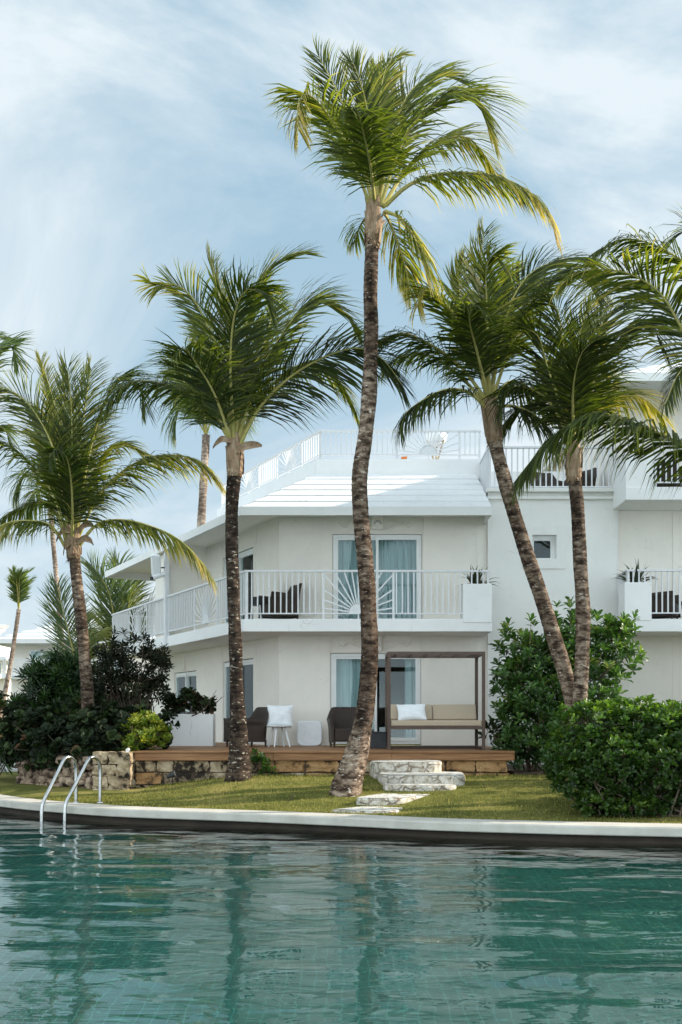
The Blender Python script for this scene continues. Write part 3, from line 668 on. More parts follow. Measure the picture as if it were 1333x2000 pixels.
rail(HB, q0, W(wr(330), .03), 3.68, 4.585, suns=[(wr(423)-t00, wr(380)-t00)])
rail(HB, W(wr(324), .03), W(T9-.03, .03), 3.68, 4.585, suns=[(wr(287)-wr(324), wr(253)-wr(324))])
rail(HB, W(T9-.03, .03), W(T9-.03, 3.0), 3.68, 4.585)
rail(HB, (5.88, 21.03), (14, 21.03), 3.69, 4.60); rail(HB, (5.88, 21.05), (5.95, 22.08), 3.69, 4.60)
rail(HB, (6.44, 21.03), (14, 21.03), 6.37, 7.30)
rail(HB, (3.19, 22.08), (5.90, 22.08), 6.52, 7.40, foot=.06); rail(HB, (3.19, 22.1), (3.19, 23.4), 6.52, 7.40, foot=.06)

# ---- roofs: an eave polyline stepped inwards in courses
def offset_poly(poly, d):
    out = []
    for i, p in enumerate(poly):
        p = Vector(p)
        def nrm(a, b): u = (Vector(b)-Vector(a)).normalized(); return Vector((u.y, -u.x))
        n1 = nrm(poly[i-1], poly[i]) if i > 0 else None; n2 = nrm(poly[i], poly[i+1]) if i < len(poly)-1 else None
        if n1 is None: out.append(p+n2*d)
        elif n2 is None: out.append(p+n1*d)
        else: out.append(p+(n1+n2)*(d/(1+n1.dot(n2))))
    return out
def stepped_roof(eave, z0, run, rise, courses, name_mat=M['roof']):
    m = MB(); n = len(eave); prof = [(0, z0)]
    for c in range(courses):
        prof.append((run*(c+1)/courses, z0+rise*(c+1)/courses-.030)); 
        if c < courses-1: prof.append((run*(c+1)/courses, z0+rise*(c+1)/courses))
    rings = [[(p.x, p.y, z) for p in offset_poly(eave, d)] for d, z in prof]
    for a, b in zip(rings, rings[1:]):
        for i in range(n-1): m.add([a[i], a[i+1], b[i+1], b[i]], [(0, 1, 2, 3)])
    # gable closure at the first point
    ln = [r_[0] for r_ in rings]; m.add(ln+[(ln[-1][0], ln[-1][1], z0)], [tuple(range(len(ln)+1))])
    return m, rings[-1]
E2 = Vector((-2.05, 20.9)); 
def WE(t, off): p = E2+WD*t+IN*off; return (p.x, p.y)
te = 10.5
eave = [(3.08, 20.9), (-2.05, 20.9), WE(te, 0), WE(te, 8)]      # order gives inward normals
chk = offset_poly(eave, 1)
if chk[0].y < 20.9: eave_sign = -1
else: eave_sign = 1
def inset(poly, d): return offset_poly(poly, d*eave_sign)
_op = offset_poly
def offset_poly(poly, d, _s=eave_sign): return _op(poly, d*_s)
m, top = stepped_roof(eave, 5.86, 2.48, 1.28, 6)
m.build('stepped_roof', M['roof'], HB)
m = MB(); so = [(p.x, p.y) for p in offset_poly(eave, 0)]; si = [(p.x, p.y) for p in offset_poly(eave, .10)]; sj = [(p.x, p.y) for p in offset_poly(eave, 3.4)]
for i in range(3):
    m.add([(*so[i], 5.865), (*so[i+1], 5.865), (*so[i+1], 5.69), (*so[i], 5.69)], [(0, 1, 2, 3)])
    m.add([(*so[i], 5.69), (*so[i+1], 5.69), (*si[i+1], 5.69), (*si[i], 5.69)], [(0, 1, 2, 3)])
    m.add([(*si[i], 5.69), (*si[i+1], 5.69), (*si[i+1], 5.90), (*si[i], 5.90)], [(0, 1, 2, 3)])
m.add([(*so[0], 5.865), (*so[0], 5.69), (so[0][0], 22.2, 5.69), (so[0][0], 22.2, 5.865)], [(0, 1, 2, 3)])
m.build('eave_fascia', M['trim'], HB)
m = MB()
for i in range(3): m.add([(*si[i], 5.895), (*si[i+1], 5.895), (*sj[i+1], 5.895), (*sj[i], 5.895)], [(0, 1, 2, 3)])
m.build('eave_soffit', M['wall'], HB)
# flat roof terrace and its parapet
te2 = wt(430, 0)
pe = [(3.22, 23.38), None, None]; pr = offset_poly(eave, 2.48)
c1 = pr[1]; c2 = c1+WD*6.3
m = MB(); m.add([(3.2, 23.39, 7.10), (c1.x, c1.y, 7.10), (pr[2].x, pr[2].y, 7.10), (pr[3].x, pr[3].y, 7.10), (3.2, 38, 7.10)], [(0, 1, 2, 3, 4)])
m.build('roof_deck', M['roof'], HB)
def ribbon(mb, line, offs):
    rings = [[(p.x, p.y, z) for p in offset_poly(line, d)] for d, z in offs]
    for a, b in zip(rings, rings[1:]):
        for i in range(len(line)-1): mb.add([a[i], a[i+1], b[i+1], b[i]], [(0, 1, 2, 3)])
    for e in (0, -1): mb.add([r_[e] for r_ in rings], [tuple(range(len(rings)))])
m = MB(); ribbon(m, [(3.20, 23.38), (c1.x, c1.y), (c2.x, c2.y)], [(0, 7.0), (0, 7.46), (.16, 7.46), (.16, 7.0)])
m.build('roof_parapet', M['trim'], HB)
rl = offset_poly([(3.20, 23.38), (c1.x, c1.y), (c2.x, c2.y)], .14)
def at(px, P0, U):      # distance along P0+s*U where the sight line at column px crosses
    r = (px-CX)/F; return (P0.x-r*P0.y)/(r*U.y-U.x)
rail(HB, rl[1], rl[0], 7.58, 8.16, suns=[(at(776, rl[1], (rl[0]-rl[1]).normalized()), at(898, rl[1], (rl[0]-rl[1]).normalized()))], foot=.14)
uw = (rl[2]-rl[1]).normalized()
rail(HB, rl[1], rl[2], 7.58, 8.16, suns=[(at(590, rl[1], uw), at(542, rl[1], uw)), (at(506, rl[1], uw), at(467, rl[1], uw))], foot=.14)
# right bay roof
ev = [(15.2, 20.9), (5.62, 20.9), (5.62, 36)]
m, top = stepped_roof(ev, 8.60, 3.6, 1.75, 8); m.build('stepped_roof', M['roof'], HB)
m = MB(); s0_ = offset_poly(ev, 0); s1_ = offset_poly(ev, .1); s2_ = offset_poly(ev, 2.2)
for i in range(2):
    a, b = s0_[i], s0_[i+1]; c, d = s1_[i], s1_[i+1]; e, f_ = s2_[i], s2_[i+1]
    m.add([(*a, 8.605), (*b, 8.605), (*b, 8.43), (*a, 8.43)], [(0, 1, 2, 3)]); m.add([(*a, 8.43), (*b, 8.43), (*d, 8.43), (*c, 8.43)], [(0, 1, 2, 3)])
    m.add([(*c, 8.43), (*d, 8.43), (*d, 8.6), (*c, 8.6)], [(0, 1, 2, 3)])
    m.add([(*c, 8.595), (*d, 8.595), (*f_, 8.595), (*e, 8.595)], [(0, 1, 2, 3)])
m.build('eave_fascia', M['trim'], HB)

# floodlight and security camera on the gallery post (each could be unscrewed)
pz = P(305, 1104, W(wt(325, 0), 0)[1]-.12)
fl_ = thing('floodlight', 'square white floodlight on a bracket high on the gallery post, tilted down', 'light', tuple(pz))
m = MB(); m.obox(pz, (.9, .3, 0), (-.3, .9, .25), (0, -.25, .97), .12, .09, .26); m.build('lamp_housing', M['white_plastic'], fl_, bevel=.03)
m = MB(); m.bar(pz+Vector((.12, .05, -.05)), pz+Vector((.30, .12, -.05)), .03); m.bar(pz+Vector((.27, .1, -.15)), pz+Vector((.27, .1, .25)), .05); m.build('bracket', M['black'], fl_)
pz = P(314, 1124, W(wt(325, 0), 0)[1]-.1)
cam_ = thing('security_camera', 'small white tube security camera with a black lens under the floodlight on the post', 'camera', tuple(pz))
m = MB(); m.tube([pz+Vector((.12, .1, .06)), pz+Vector((-.18, -.1, -.08))], [.06, .055], 12); m.build('camera_body', M['white_plastic'], cam_, smooth=False)
m = MB(); m.tube([pz+Vector((-.18, -.1, -.08)), pz+Vector((-.215, -.125, -.096))], [.05, .045], 12); m.build('lens', M['black'], cam_)
m = MB(); m.bar(pz+Vector((.1, .1, .07)), pz+Vector((.22, .14, .02)), .035); m.build('bracket', M['white_plastic'], cam_)

# ================================================================== DECK, WALLS, STEPS
deck = thing('wooden_deck', 'long oiled brown wooden deck with a thick plank edge in front of the hotel', 'deck', (-.3, 18.2, .8))
m = MB(); y = 18.17
while y < 22.08:
    m.box(-3.66 if y < 21.0 else -4.2, 3.05, y, y+.135, .925, .956+.0015*math.sin(y*40)); y += .14
y = 22.0
m.prism([(-4.2, 22.09), (-1.36, 22.09), W(5.5, 1.08), (-4.6, 26.5)], .92, .953)
m.build('deck_boards', M['teak'], deck)
m = MB()
for a, b in ((-3.66, -1.2), (-1.197, .9), (.903, 3.06)): m.box(a, b, 18.13, 18.168, .79, .924)
for a, b in ((-3.67, -1.3), (-1.297, 1.35), (1.353, 3.07)): m.box(a, b, 18.10, 18.168, .926, .958)
m.box(3.052, 3.085, 18.17, 22.0, .79, .956)
m.build('edge_board', M['teak'], deck, bevel=.006)

def rock(mb, c, s, rr, sq=.6):
    """irregular stone: a rounded box pushed about"""
    c = Vector(c); n_ = 4; vs = []; fs = []
    idx = {}
    for ax in range(3):
        for sg in (-1, 1):
            for i in range(n_):
                for j in range(n_):
                    q = []
                    for a, b in ((i, j), (i+1, j), (i+1, j+1), (i, j+1)):
                        p = [0, 0, 0]; p[ax] = sg; p[(ax+1) % 3] = -1+2*a/n_; p[(ax+2) % 3] = -1+2*b/n_
                        key = tuple(round(t*100) for t in p)
                        if key not in idx: idx[key] = len(vs); vs.append(Vector(p))
                        q.append(idx[key])
                    fs.append(tuple(q if sg > 0 else q[::-1]))
    off = Vector((rr.random()*50, rr.random()*50, 0)); out = []
    for p in vs:
        v = p.lerp(p.normalized(), sq)
        v = v*(1+.22*noise.noise(v*1.4+off))
        out.append((c.x+v.x*s[0], c.y+v.y*s[1], c.z+v.z*s[2]))
    mb.add(out, fs)
rr = random.Random(3)
def block_wall(mbs, x0, x1, y, zb, zt, h, depth=.2):
    z = zt; row = 0
    while z > zb(x0)-.05 or z > zb(x1)-.05:
        x = x0-rr.random()*.2 if row % 2 else x0
        while x < x1-.02:
            ln = rr.uniform(.30, .62); xa, xb = max(x, x0), min(x+ln, x1)
            if xb-xa > .05:
                mb = mbs[0] if (xa < 1.0 or rr.random() < .3) and rr.random() < .8 else mbs[1]
                j = rr.uniform(-.018, .018); rock(mb, ((xa+xb)/2, y+depth/2+j, z-h/2), ((xb-xa)/2-.012, depth/2, h/2-.009), rr, .16)
            x += ln
        z -= h; row += 1
        if row > 4: break
st = thing('stone_wall', 'coral stone block wall carrying the front of the wooden deck', 'wall', (-.3, 18.3, .4))
m1, m2, m3 = MB(), MB(), MB()
block_wall((m1, m2), -3.66, 3.0, 18.19, wall_z, .79, .215)
m3.box(-3.6, 2.96, 18.24, 18.5, .1, .78)
m1.build('grey_blocks', M['coral'], st, smooth=False); m2.build('ochre_blocks', M['coral_orange'], st); m3.build('wall_core', M['soil'], st)
pier = thing('stone_pier', 'square pitted coral stone pier at the left end of the deck', 'pier', (-4.0, 18.0, .3))
m = MB()
for zt in (.95, .735, .53, .32):
    xx = -4.32
    for ln in ((.26, .40) if zt in (.95, .53) else (.40, .26)):
        rock(m, (xx+ln/2, 18.0, zt-.105), (ln/2-.004, .20, .103), rr, .05); xx += ln
m.build('pier_blocks', M['coral'], pier)
rub = thing('rubble_wall', 'low dry wall of rough brown fieldstones under the dark bushes', 'wall', (-5.6, 18.6, .3))
m = MB(); core = MB()
pa = Vector((-4.30, 18.15)); pb = Vector((-6.15, 19.6))
for row in range(5):
    s = 0
    while s < 2.35:
        sz = rr.uniform(.08, .155); p = pa.lerp(pb, min(1, s/2.35)); zb = .26+row*.135+rr.uniform(-.03, .03)
        if zb < .62+.22*(1-s/2.4)+.1: rock(m, (p.x, p.y+rr.uniform(-.07, .05), zb), (sz*rr.uniform(.8, 1.15), sz, sz*rr.uniform(.6, .9)), rr, .85)
        s += sz*1.75
m.build('fieldstones', M['rubble'], rub, smooth=False)
core.prism([(-4.3, 18.2), (-6.1, 19.62), (-5.9, 20.0), (-4.2, 18.6)][::-1], .1, .80); core.build('wall_core', M['soil'], rub)

# soil bed behind the rubble wall and right of the deck
m = MB(); m.prism([(-4.3, 18.3), (-6.15, 19.7), (-6.3, 22), (-5.5, 24.5), (-4.3, 24.5), (-4.0, 21.4), (-3.68, 18.5)][::-1], .15, .84)
struct(m.build('planting_bed', M['soil']))
m = MB(); m.prism([(3.1, 18.4), (6.9, 18.6), (6.9, 21.9), (3.12, 21.9)], .35, .56)
struct(m.build('planting_bed', M['soil']))
m = MB(); m.prism([(3.3, 14.1), (4.0, 13.75), (8, 13.4), (8, 14.9), (3.5, 14.9)], .1, .24)
struct(m.build('planting_bed', M['soil']))

# stone steps
steps = thing('stone_steps', 'whitewashed rubble stone steps climbing from the lawn to the deck', 'steps', (.9, 17, .3))
def slab_step(ctrl, zt, zb, flare=.03, seed=0):
    """irregular masonry tread; ctrl = plan outline"""
    loop = catmull([(x, y, 0) for x, y in ctrl]+[(ctrl[0][0], ctrl[0][1], 0)], 7)[:-1]
    c = sum(loop, Vector())/len(loop); n_ = len(loop)
    def rg_(z, f, jit):
        o_ = []
        for p in loop:
            q = c+(p-c)*f; j = noise.noise(Vector((p.x*6, p.y*6, z*7+seed)))*jit
            q = q+(p-c).normalized()*j; o_.append((q.x, q.y, z+noise.noise(Vector((p.x*3, p.y*3, seed)))*.012))
        return o_
    s = MB(); lv = [rg_(zb, 1+flare, .03), rg_((zb+zt)/2, 1+flare*.6, .035), rg_(zt-.03, 1.0, .03), rg_(zt-.004, .975, .02)]
    for a, b in zip(lv, lv[1:]):
        o_ = len(s.v); s.v += a+b; s.f += [(o_+i, o_+(i+1) % n_, o_+n_+(i+1) % n_, o_+n_+i) for i in range(n_)]
    s.t = [0]*len(s.v)
    b_ = s.build('step', M['step'], steps)
    t = MB(); top = rg_(zt, .975, .02)
    t.add(top+[(c.x, c.y, zt+.006)], [(i, (i+1) % n_, n_) for i in range(n_)]); t.build('tread', M['step_top'], b_, smooth=True)
slab_step([(.60, 17.35), (1.1, 17.33), (1.63, 17.36), (1.66, 18.05), (.58, 18.05)], .80, .3, .01, 1)
slab_step([(.68, 16.75), (.9, 16.52), (1.5, 16.45), (1.9, 16.5), (2.02, 16.8), (2.02, 17.5), (1.6, 17.7), (.9, 17.6), (.64, 17.3)], .62, .24, .05, 2)
slab_step([(.70, 16.2), (1.0, 16.08), (1.5, 16.05), (1.78, 16.15), (1.80, 16.42), (1.5, 16.6), (.9, 16.6), (.68, 16.45)], .485, .2, .02, 3)
slab_step([(.24, 15.2), (.5, 15.08), (.85, 15.08), (1.08, 15.35), (1.5, 15.95), (1.3, 16.1), (.75, 16.05), (.42, 15.6)], .365, .1, .02, 4)
slab_step([(-.12, 14.55), (.2, 14.36), (.66, 14.33), (.86, 14.55), (.86, 14.95), (.4, 15.05), (.1, 14.8)], .243, .1, .02, 5)

# pool grab rails
def grab_rail(px0, px1, label):
    base = P(px1, 1567, 16.0); pb = Vector((P(px1, 1567, 15.95).x, 15.95, .222)); top = .22+.72
    fx_ = P(px0, 1567, 15.0).x
    t = thing('grab_rail', label, 'handrail', tuple(pb), group='steel grab rails at the pool edge')
    b = pb; f = Vector((fx_, 15.28, -.42))
    prof = [(b.x, b.y, .20), (b.x, b.y, .45), (b.x, b.y, .74), (b.x-.008, b.y-.03, .85), (b.x-.045, b.y-.09, .92), (b.x-.085, b.y-.16, .935), (b.x-.125, b.y-.23, .895)]
    f0 = Vector((fx_+.02, 15.32, .30))
    a = Vector(prof[-1]); prof += [tuple(a.lerp(f0, .33)), tuple(a.lerp(f0, .66)), tuple(f0), (fx_, 15.29, .20), (fx_, 15.28, .05), tuple(f)]
    m = MB(); m.tube(catmull(prof, 6), .028, 14); m.build('tube', M['steel'], t, smooth=True)
    m = MB(); m.tube([(b.x, b.y, .218), (b.x, b.y, .235)], [.055, .045], 16); m.build('flange', M['steel'], t)
grab_rail(71, 149, 'left one of the two bent steel grab rails on the pool edge')
grab_rail(117, 196, 'right one of the two bent steel grab rails, nearer the deck')
# ================================================================== FURNITURE
DZ = .957
daybed = thing('canopy_daybed', 'brown framed canopy daybed with beige cushions on the wooden deck', 'daybed', (1.75, 18.8, DZ))
dx0, dx1, dy0, dy1, dzt = .855, 2.65, 18.8, 19.85, 2.765
m = MB()
for x in (dx0, dx1-.058):
    for y in (dy0, dy1-.058): m.box(x, x+.058, y, y+.058, DZ, dzt-.058)
m.box(dx0, dx1, dy0, dy0+.058, dzt-.058, dzt); m.box(dx0, dx1, dy1-.058, dy1, dzt-.058, dzt)
for x in (dx0, dx1-.058): m.box(x, x+.058, dy0+.058, dy1-.058, dzt-.058, dzt)
m.build('canopy_frame', M['dark_metal'], daybed, bevel=.003)
m = MB()
for i in range(6): x = dx0+.15+i*.29; m.box(x, x+.03, dy0+.06, dy1-.06, dzt-.050, dzt-.02)
m.build('canopy_slats', M['dark_metal'], daybed)
m = MB(); m.box(dx0+.058, dx1-.058, dy0+.004, dy0+.05, 1.335, 1.395); m.box(dx0+.058, dx1-.058, dy1-.05, dy1-.01, 1.335, 1.395)
m.box(dx0+.058, dx1-.058, dy1-.054, dy1-.004, DZ+.002, DZ+.055)
for x in (dx0+.006, dx1-.052): m.box(x, x+.046, dy0+.058, dy1-.058, 1.335, 1.39); m.box(x, x+.046, dy0+.058, dy1-.058, DZ+.002, DZ+.05)
m.build('seat_frame', M['dark_metal'], daybed, bevel=.003)
m = MB(); m.box(dx0+.062, dx1-.062, dy0+.01, dy1-.25, 1.397, 1.505); m.build('seat_cushion', M['beige_cloth'], daybed, bevel=.022)
for a, b in ((.90, 1.745), (1.755, 2.585)):
    m = MB(); n = Vector((0, -.86, .5)); zv = Vector((0, .42, .91)); n = Vector((0, -.91, .42))
    m.obox(((a+b)/2, dy1-.22, 1.64), (1, 0, 0), n, zv, (b-a)/2, .07, .16); m.build('back_cushion', M['beige_cloth'], daybed, bevel=.025)

def pillow_obj(name, label, c, u, v, w_, h_, t_, seed=1, mat='white_cloth'):
    """soft square cushion: centre c, in-plane axes u, v"""
    c, u, v = Vector(c), Vector(u).normalized(), Vector(v).normalized(); n = u.cross(v).normalized()
    m = MB(); K = 16; rows_ = []
    for sg in (1, -1):
        base = len(m.v)
        for j in range(K+1):
            for i in range(K+1):
                a, b = -1+2*i/K, -1+2*j/K
                th = max(0, (1-abs(a)**2.6))**.55*max(0, (1-abs(b)**2.6))**.55
                pin = 1-.07*(1-abs(b)**2)*abs(a)**3; pin2 = 1-.07*(1-abs(a)**2)*abs(b)**3
                wr_ = noise.noise(Vector((a*1.8+seed, b*1.8, sg)))*.30+noise.noise(Vector((a*5+seed, b*5, sg*2)))*.12
                p = c+u*(a*w_/2*pin)+v*(b*h_/2*pin2)+n*sg*th*t_/2*(1+wr_)
                m.v.append(tuple(p))
        for j in range(K):
            for i in range(K):
                q = (base+j*(K+1)+i, base+j*(K+1)+i+1, base+(j+1)*(K+1)+i+1, base+(j+1)*(K+1)+i)
                m.f.append(q if sg > 0 else q[::-1])
    m.t = [0]*len(m.v)
    o = m.build(name, M[mat], smooth=True, base=c-v*h_/2)
    return tag(o, label, 'pillow')
pillow_obj('pillow', 'white square pillow leaning on the beige back cushion of the daybed', (1.335, 19.34, 1.655), (1, 0, .03), (-.06, .45, .89), .55, .34, .17, 2)

def armchair():
    """high-backed dark wicker armchair, front towards -Y, origin at the floor"""
    t = thing('wicker_armchair', '', 'armchair')
    K = 12
    def shell(outl, th_, name):
        m = MB()
        for layer in (0, 1):
            for p in outl(layer*th_): m.v += p
        n_ = len(outl(0)); r_ = len(outl(0)[0]); 
        for L_ in (0, 1):
            o_ = L_*n_*r_
            for i in range(n_-1):
                for j in range(r_-1):
                    q = (o_+i*r_+j, o_+(i+1)*r_+j, o_+(i+1)*r_+j+1, o_+i*r_+j+1); m.f.append(q if L_ == 0 else q[::-1])
        tot = n_*r_
        rim = [i*r_+r_-1 for i in range(n_)]; 
        for a, b in zip(rim, rim[1:]): m.f.append((a, b, b+tot, a+tot))
        for e in (0, n_-1):
            for j in range(r_-1): a, b = e*r_+j, e*r_+j+1; m.f.append((a, b, b+tot, a+tot))
        m.t = [0]*len(m.v); return m.build(name, M['wicker'], t, local=True, smooth=True)
    def wrap(th_):
        """U-shaped wall of arms and back: arms low and flared, back high"""
        out = []
        for i in range(33):
            s = -1+2*i/32; a = abs(s)
            if a > .52: q = (a-.52)/.48; x = math.copysign(.36-th_, s); y = .22-q*.60; top = .56+.03*q; fl = .07+.05*q
            else:
                q = s/.52; x = q*(.36-th_); y = .22+.12*(1-abs(q)**3.0)-th_; top = .56+.26*min(1, max(0, (1-abs(q))*3.2))**.6; fl = .02+.03*(1-abs(q))
            col = []
            for j in range(7):
                z = .10+(top-.10)*j/6; e = (j/6)**4*fl+.05*(z-.1)
                col.append((x*(1+e*1.2), y+(e*1.3 if a <= .52 else .06*(z)), z))
            out.append(col)
        return out
    shell(wrap, .05, 'wicker_shell')
    m = MB(); m.box(-.31, .31, -.35, .28, .12, .38); m.build('seat', M['wicker'], t, local=True, bevel=.03)
    for x in (-.31, .31):
        for y in (-.31, .26):
            m = MB(); m.tube([(x, y, 0), (x, y, .14)], [.018, .026], 8); m.build('leg', M['wicker'], t, local=True)
    return t
G1 = 'dark wicker armchairs of the hotel'
ch = armchair(); ch['group'] = G1; ch.location = (.13, 20.9, DZ); ch.rotation_euler.z = R(8)
ch['label'] = 'dark wicker armchair on the deck behind the leaning centre palm trunk, facing the pool'
def put_chair(x, y, z, rz, label): return dup(ch, (x, y, z), R(rz), label, G1)
put_chair(-1.93, 21.1, DZ, -58, 'dark wicker armchair on the deck beside the white stool, half behind the dark palm trunk')
put_chair(-1.28, 21.72, ZT+.002, -66, 'dark wicker armchair on the middle floor balcony left of the sunburst panel')
put_chair(6.72, 21.62, ZT+.002, 62, 'dark wicker armchair behind the railing of the middle right balcony')
put_chair(6.80, 21.62, 6.292, 62, 'dark wicker armchair behind the railing of the top right balcony')
put_chair(5.30, 23.1, 6.38, -60, 'dark wicker armchair on the roof terrace above the small square window')
put_chair(4.75, 23.2, 6.38, 20, 'low dark wicker armchair on the roof terrace left of the chair with the pointed back')
# white stool with a pillow on it
sx, sy = -1.27, 21.0
stool = thing('side_stool', 'small white stool with splayed legs and a dark rimmed top under a pillow', 'stool', (sx, sy, DZ))
m = MB(); m.tube([(sx, sy, DZ+.415), (sx, sy, DZ+.44)], [.265, .27], 28); m.build('stool_top', M['white_plastic'], stool, bevel=.004)
m = MB(); m.tube([(sx, sy, DZ+.402), (sx, sy, DZ+.415)], [.24, .262], 28); m.build('rim', M['charcoal'], stool)
for a in (70, 160, 250, 340):
    c, s = math.cos(R(a)), math.sin(R(a))
    m = MB(); m.tube([(sx+c*.24, sy+s*.24, DZ), (sx+c*.13, sy+s*.13, DZ+.41)], [.014, .024], 10); m.build('leg', M['white_plastic'], stool)
pillow_obj('pillow', 'white square pillow standing on the small white stool', (sx+.015, sy+.02, DZ+.44+.205), (1, 0, 0), (0, .12, .99), .53, .43, .20, 5)
m = MB(); prof = []
w2, hh, rc = .265, .52, .13
for i in range(9): a = R(180+i*90/8); prof.append((-w2+rc+rc*math.cos(a), rc+rc*math.sin(a)))
for i in range(9): a = R(270+i*90/8); prof.append((w2-rc+rc*math.cos(a), rc+rc*math.sin(a)))
prof += [(w2-.01, hh-.02), (w2-.04, hh), (-w2+.04, hh), (-w2+.01, hh-.02)]
cx_ = P(604.5, 1450, 21.6).x; vs = [(cx_+x, 21.70+z*.16, DZ+z) for x, z in prof]+[(cx_+x, 21.79+z*.16, DZ+z+.01) for x, z in prof]; n_ = len(prof)
m.add(vs, [tuple(range(n_-1, -1, -1)), tuple(range(n_, 2*n_))]+[(i, (i+1) % n_, n_+(i+1) % n_, n_+i) for i in range(n_)])
tag(m.build('seat_pad', M['white_cloth'], bevel=.03, base=(cx_, 21.7, DZ)), 'white seat pad with rounded lower corners leaning upright against the wall', 'cushion')
m = MB(); m.box(.57, .875, 19.75, 20.1, DZ, DZ+.30); m.box(.56, .885, 19.74, 20.11, DZ+.30, DZ+.325)
tag(m.build('storage_box', M['charcoal'], bevel=.008, base=(.72, 19.9, DZ)), 'low charcoal box standing on the deck at the left foot of the daybed', 'box')
# balcony stool / low tables
def low_table(x, y, z, label, h=.42, r=.22):
    t = thing('low_table', label, 'table', (x, y, z))
    m = MB(); m.tube([(x, y, z+h-.16), (x, y, z+h-.02), (x, y, z+h)], [r*.93, r, r*.98], 20); m.build('table_top', M['charcoal'], t)
    for a in (45, 135, 225, 315):
        c, s = math.cos(R(a)), math.sin(R(a)); m = MB(); m.tube([(x+c*r*.8, y+s*r*.8, z), (x+c*r*.6, y+s*r*.6, z+h-.15)], .016, 8); m.build('leg', M['white_plastic'], t)
low_table(-1.80, 21.75, ZT+.002, 'dark topped stool with pale legs at the left corner of the middle balcony', .52, .20)
low_table(7.35, 21.5, ZT+.002, 'dark round low table beside the armchair on the middle right balcony', .42, .2)
tag((lambda m: (m.tube([(5.62, 22.55, 6.38), (5.62, 22.55, 6.41), (5.62, 22.55, 6.55)], [.16, .19, .17], 20), m.build('flower_bowl', M['white_plastic'], base=(5.62, 22.55, 6.38)))[1])(MB()), 'white shallow bowl on the roof terrace floor beside the dark chair', 'bowl')

# roof-top stand and the orange toy
rx, ry = (852.0-CX)*24.3/F, 24.3
t = thing('rooftop_stand', 'crossed bamboo leg stand with a pale glass bowl behind the upper sunburst railing', 'stand', (rx, ry, 7.1))
for a in (20, 140, 260):
    c, s = math.cos(R(a)), math.sin(R(a)); m = MB(); m.tube([(rx+c*.15, ry+s*.15, 7.1), (rx-c*.22, ry-s*.22, 8.12)], .022, 8); m.build('leg', M['bamboo'], t)
m = MB(); m.tube([(rx, ry, 8.05), (rx, ry, 8.12), (rx, ry, 8.27), (rx, ry, 8.31)], [.16, .24, .27, .21], 20); m.build('bowl', M['white_plastic'], t, smooth=True)
m = MB(); m.tube([(rx, ry, 8.03), (rx, ry, 8.05)], [.20, .20], 20); m.build('ring', M['metal_white'], t)
ox, oy = P(783, 890, 23.45).x, 23.46
t = thing('orange_sun_lounger_toy', 'small orange and white folding object lying on top of the roof parapet', 'toy', (ox, oy, 7.46)); t.name = 'folding_toy'
m = MB(); m.bar((ox-.16, oy, 7.47), (ox+.16, oy, 7.47), .02, .01); m.bar((ox-.16, oy, 7.47), (ox-.13, oy, 7.55), .015); m.bar((ox+.15, oy, 7.46), (ox+.16, oy, 7.55), .015); m.bar((ox-.13, oy, 7.49), (ox+.02, oy, 7.50), .015); m.build('toy_frame', M['white_plastic'], t)
m = MB(); m.obox((ox+.08, oy, 7.505), (1, 0, .05), (0, 1, 0), (0, 0, 1), .065, .04, .03); m.build('toy_body', M['orange'], t, bevel=.01)
# small things on the ground
gz = ground_z(P(570, 1552, 15.6).x, 15.6); gx = P(570, 1552, 15.6).x; m = MB()
m.tube([(gx-.06, 15.6, gz), (gx, 15.58, gz+.05), (gx+.05, 15.6, gz+.12)], [.006, .006, .003], 5); m.tube([(gx, 15.58, gz+.05), (gx-.02, 15.55, gz+.10)], [.005, .002], 5)
tag(m.build('fallen_twig', M['darktwig'], base=(gx, 15.6, gz)), 'small dark fallen twig sticking up from the lawn left of the centre palm foot', 'twig')
sp = P(337, 1514, 18.0); t = thing('garden_spotlight', 'small dark garden spotlight tipped against the stone wall left of the dark palm', 'light', (sp.x, sp.y, ground_z(sp.x, sp.y)))
m = MB(); m.tube([(sp.x-.09, sp.y, sp.z-.03), (sp.x+.06, sp.y-.03, sp.z+.03)], [.035, .06], 12); m.build('lamp_head', M['charcoal'], t)
m = MB(); m.tube([(sp.x, sp.y, ground_z(sp.x, sp.y)-.05), (sp.x, sp.y, sp.z)], .012, 6); m.build('spike', M['black'], t)
sp = P(250, 1463, 17.95); t = thing('deck_lamp', 'tiny round white lamp on top of the stone pier under the yellow-green bush', 'light', (sp.x, 17.95, .95))
m = MB(); m.tube([(sp.x, 17.93, .975), (sp.x, 17.99, .99)], [.035, .03], 14); m.build('lamp_face', M['white_plastic'], t)
m = MB(); m.tube([(sp.x, 17.97, .945), (sp.x, 17.97, .98)], .012, 6); m.build('stem', M['charcoal'], t)
# white cushions seen over the hedge
pillow_obj('pillow', 'white cushion showing above the clipped hedge at the right edge of the picture', (6.22, 19.4, 1.55), (1, 0, 0), (0, .2, .98), .62, .42, .2, 8)
t = thing('garden_sofa', 'white garden sofa hidden behind the clipped hedge, carrying the white cushion', 'sofa', (6.6, 19.6, .5))
m = MB(); m.box(5.8, 7.6, 19.15, 20.0, .62, 1.34); m.build('seat', M['white_plastic'], t, bevel=.04)
m = MB(); m.box(5.8, 7.6, 19.75, 20.0, 1.34, 1.75); m.build('backrest', M['white_plastic'], t, bevel=.04)
for x in (5.85, 7.5):
    for y in (19.2, 19.9): m = MB(); m.box(x, x+.06, y, y+.06, .50, .62); m.build('leg', M['dark_metal'], t)

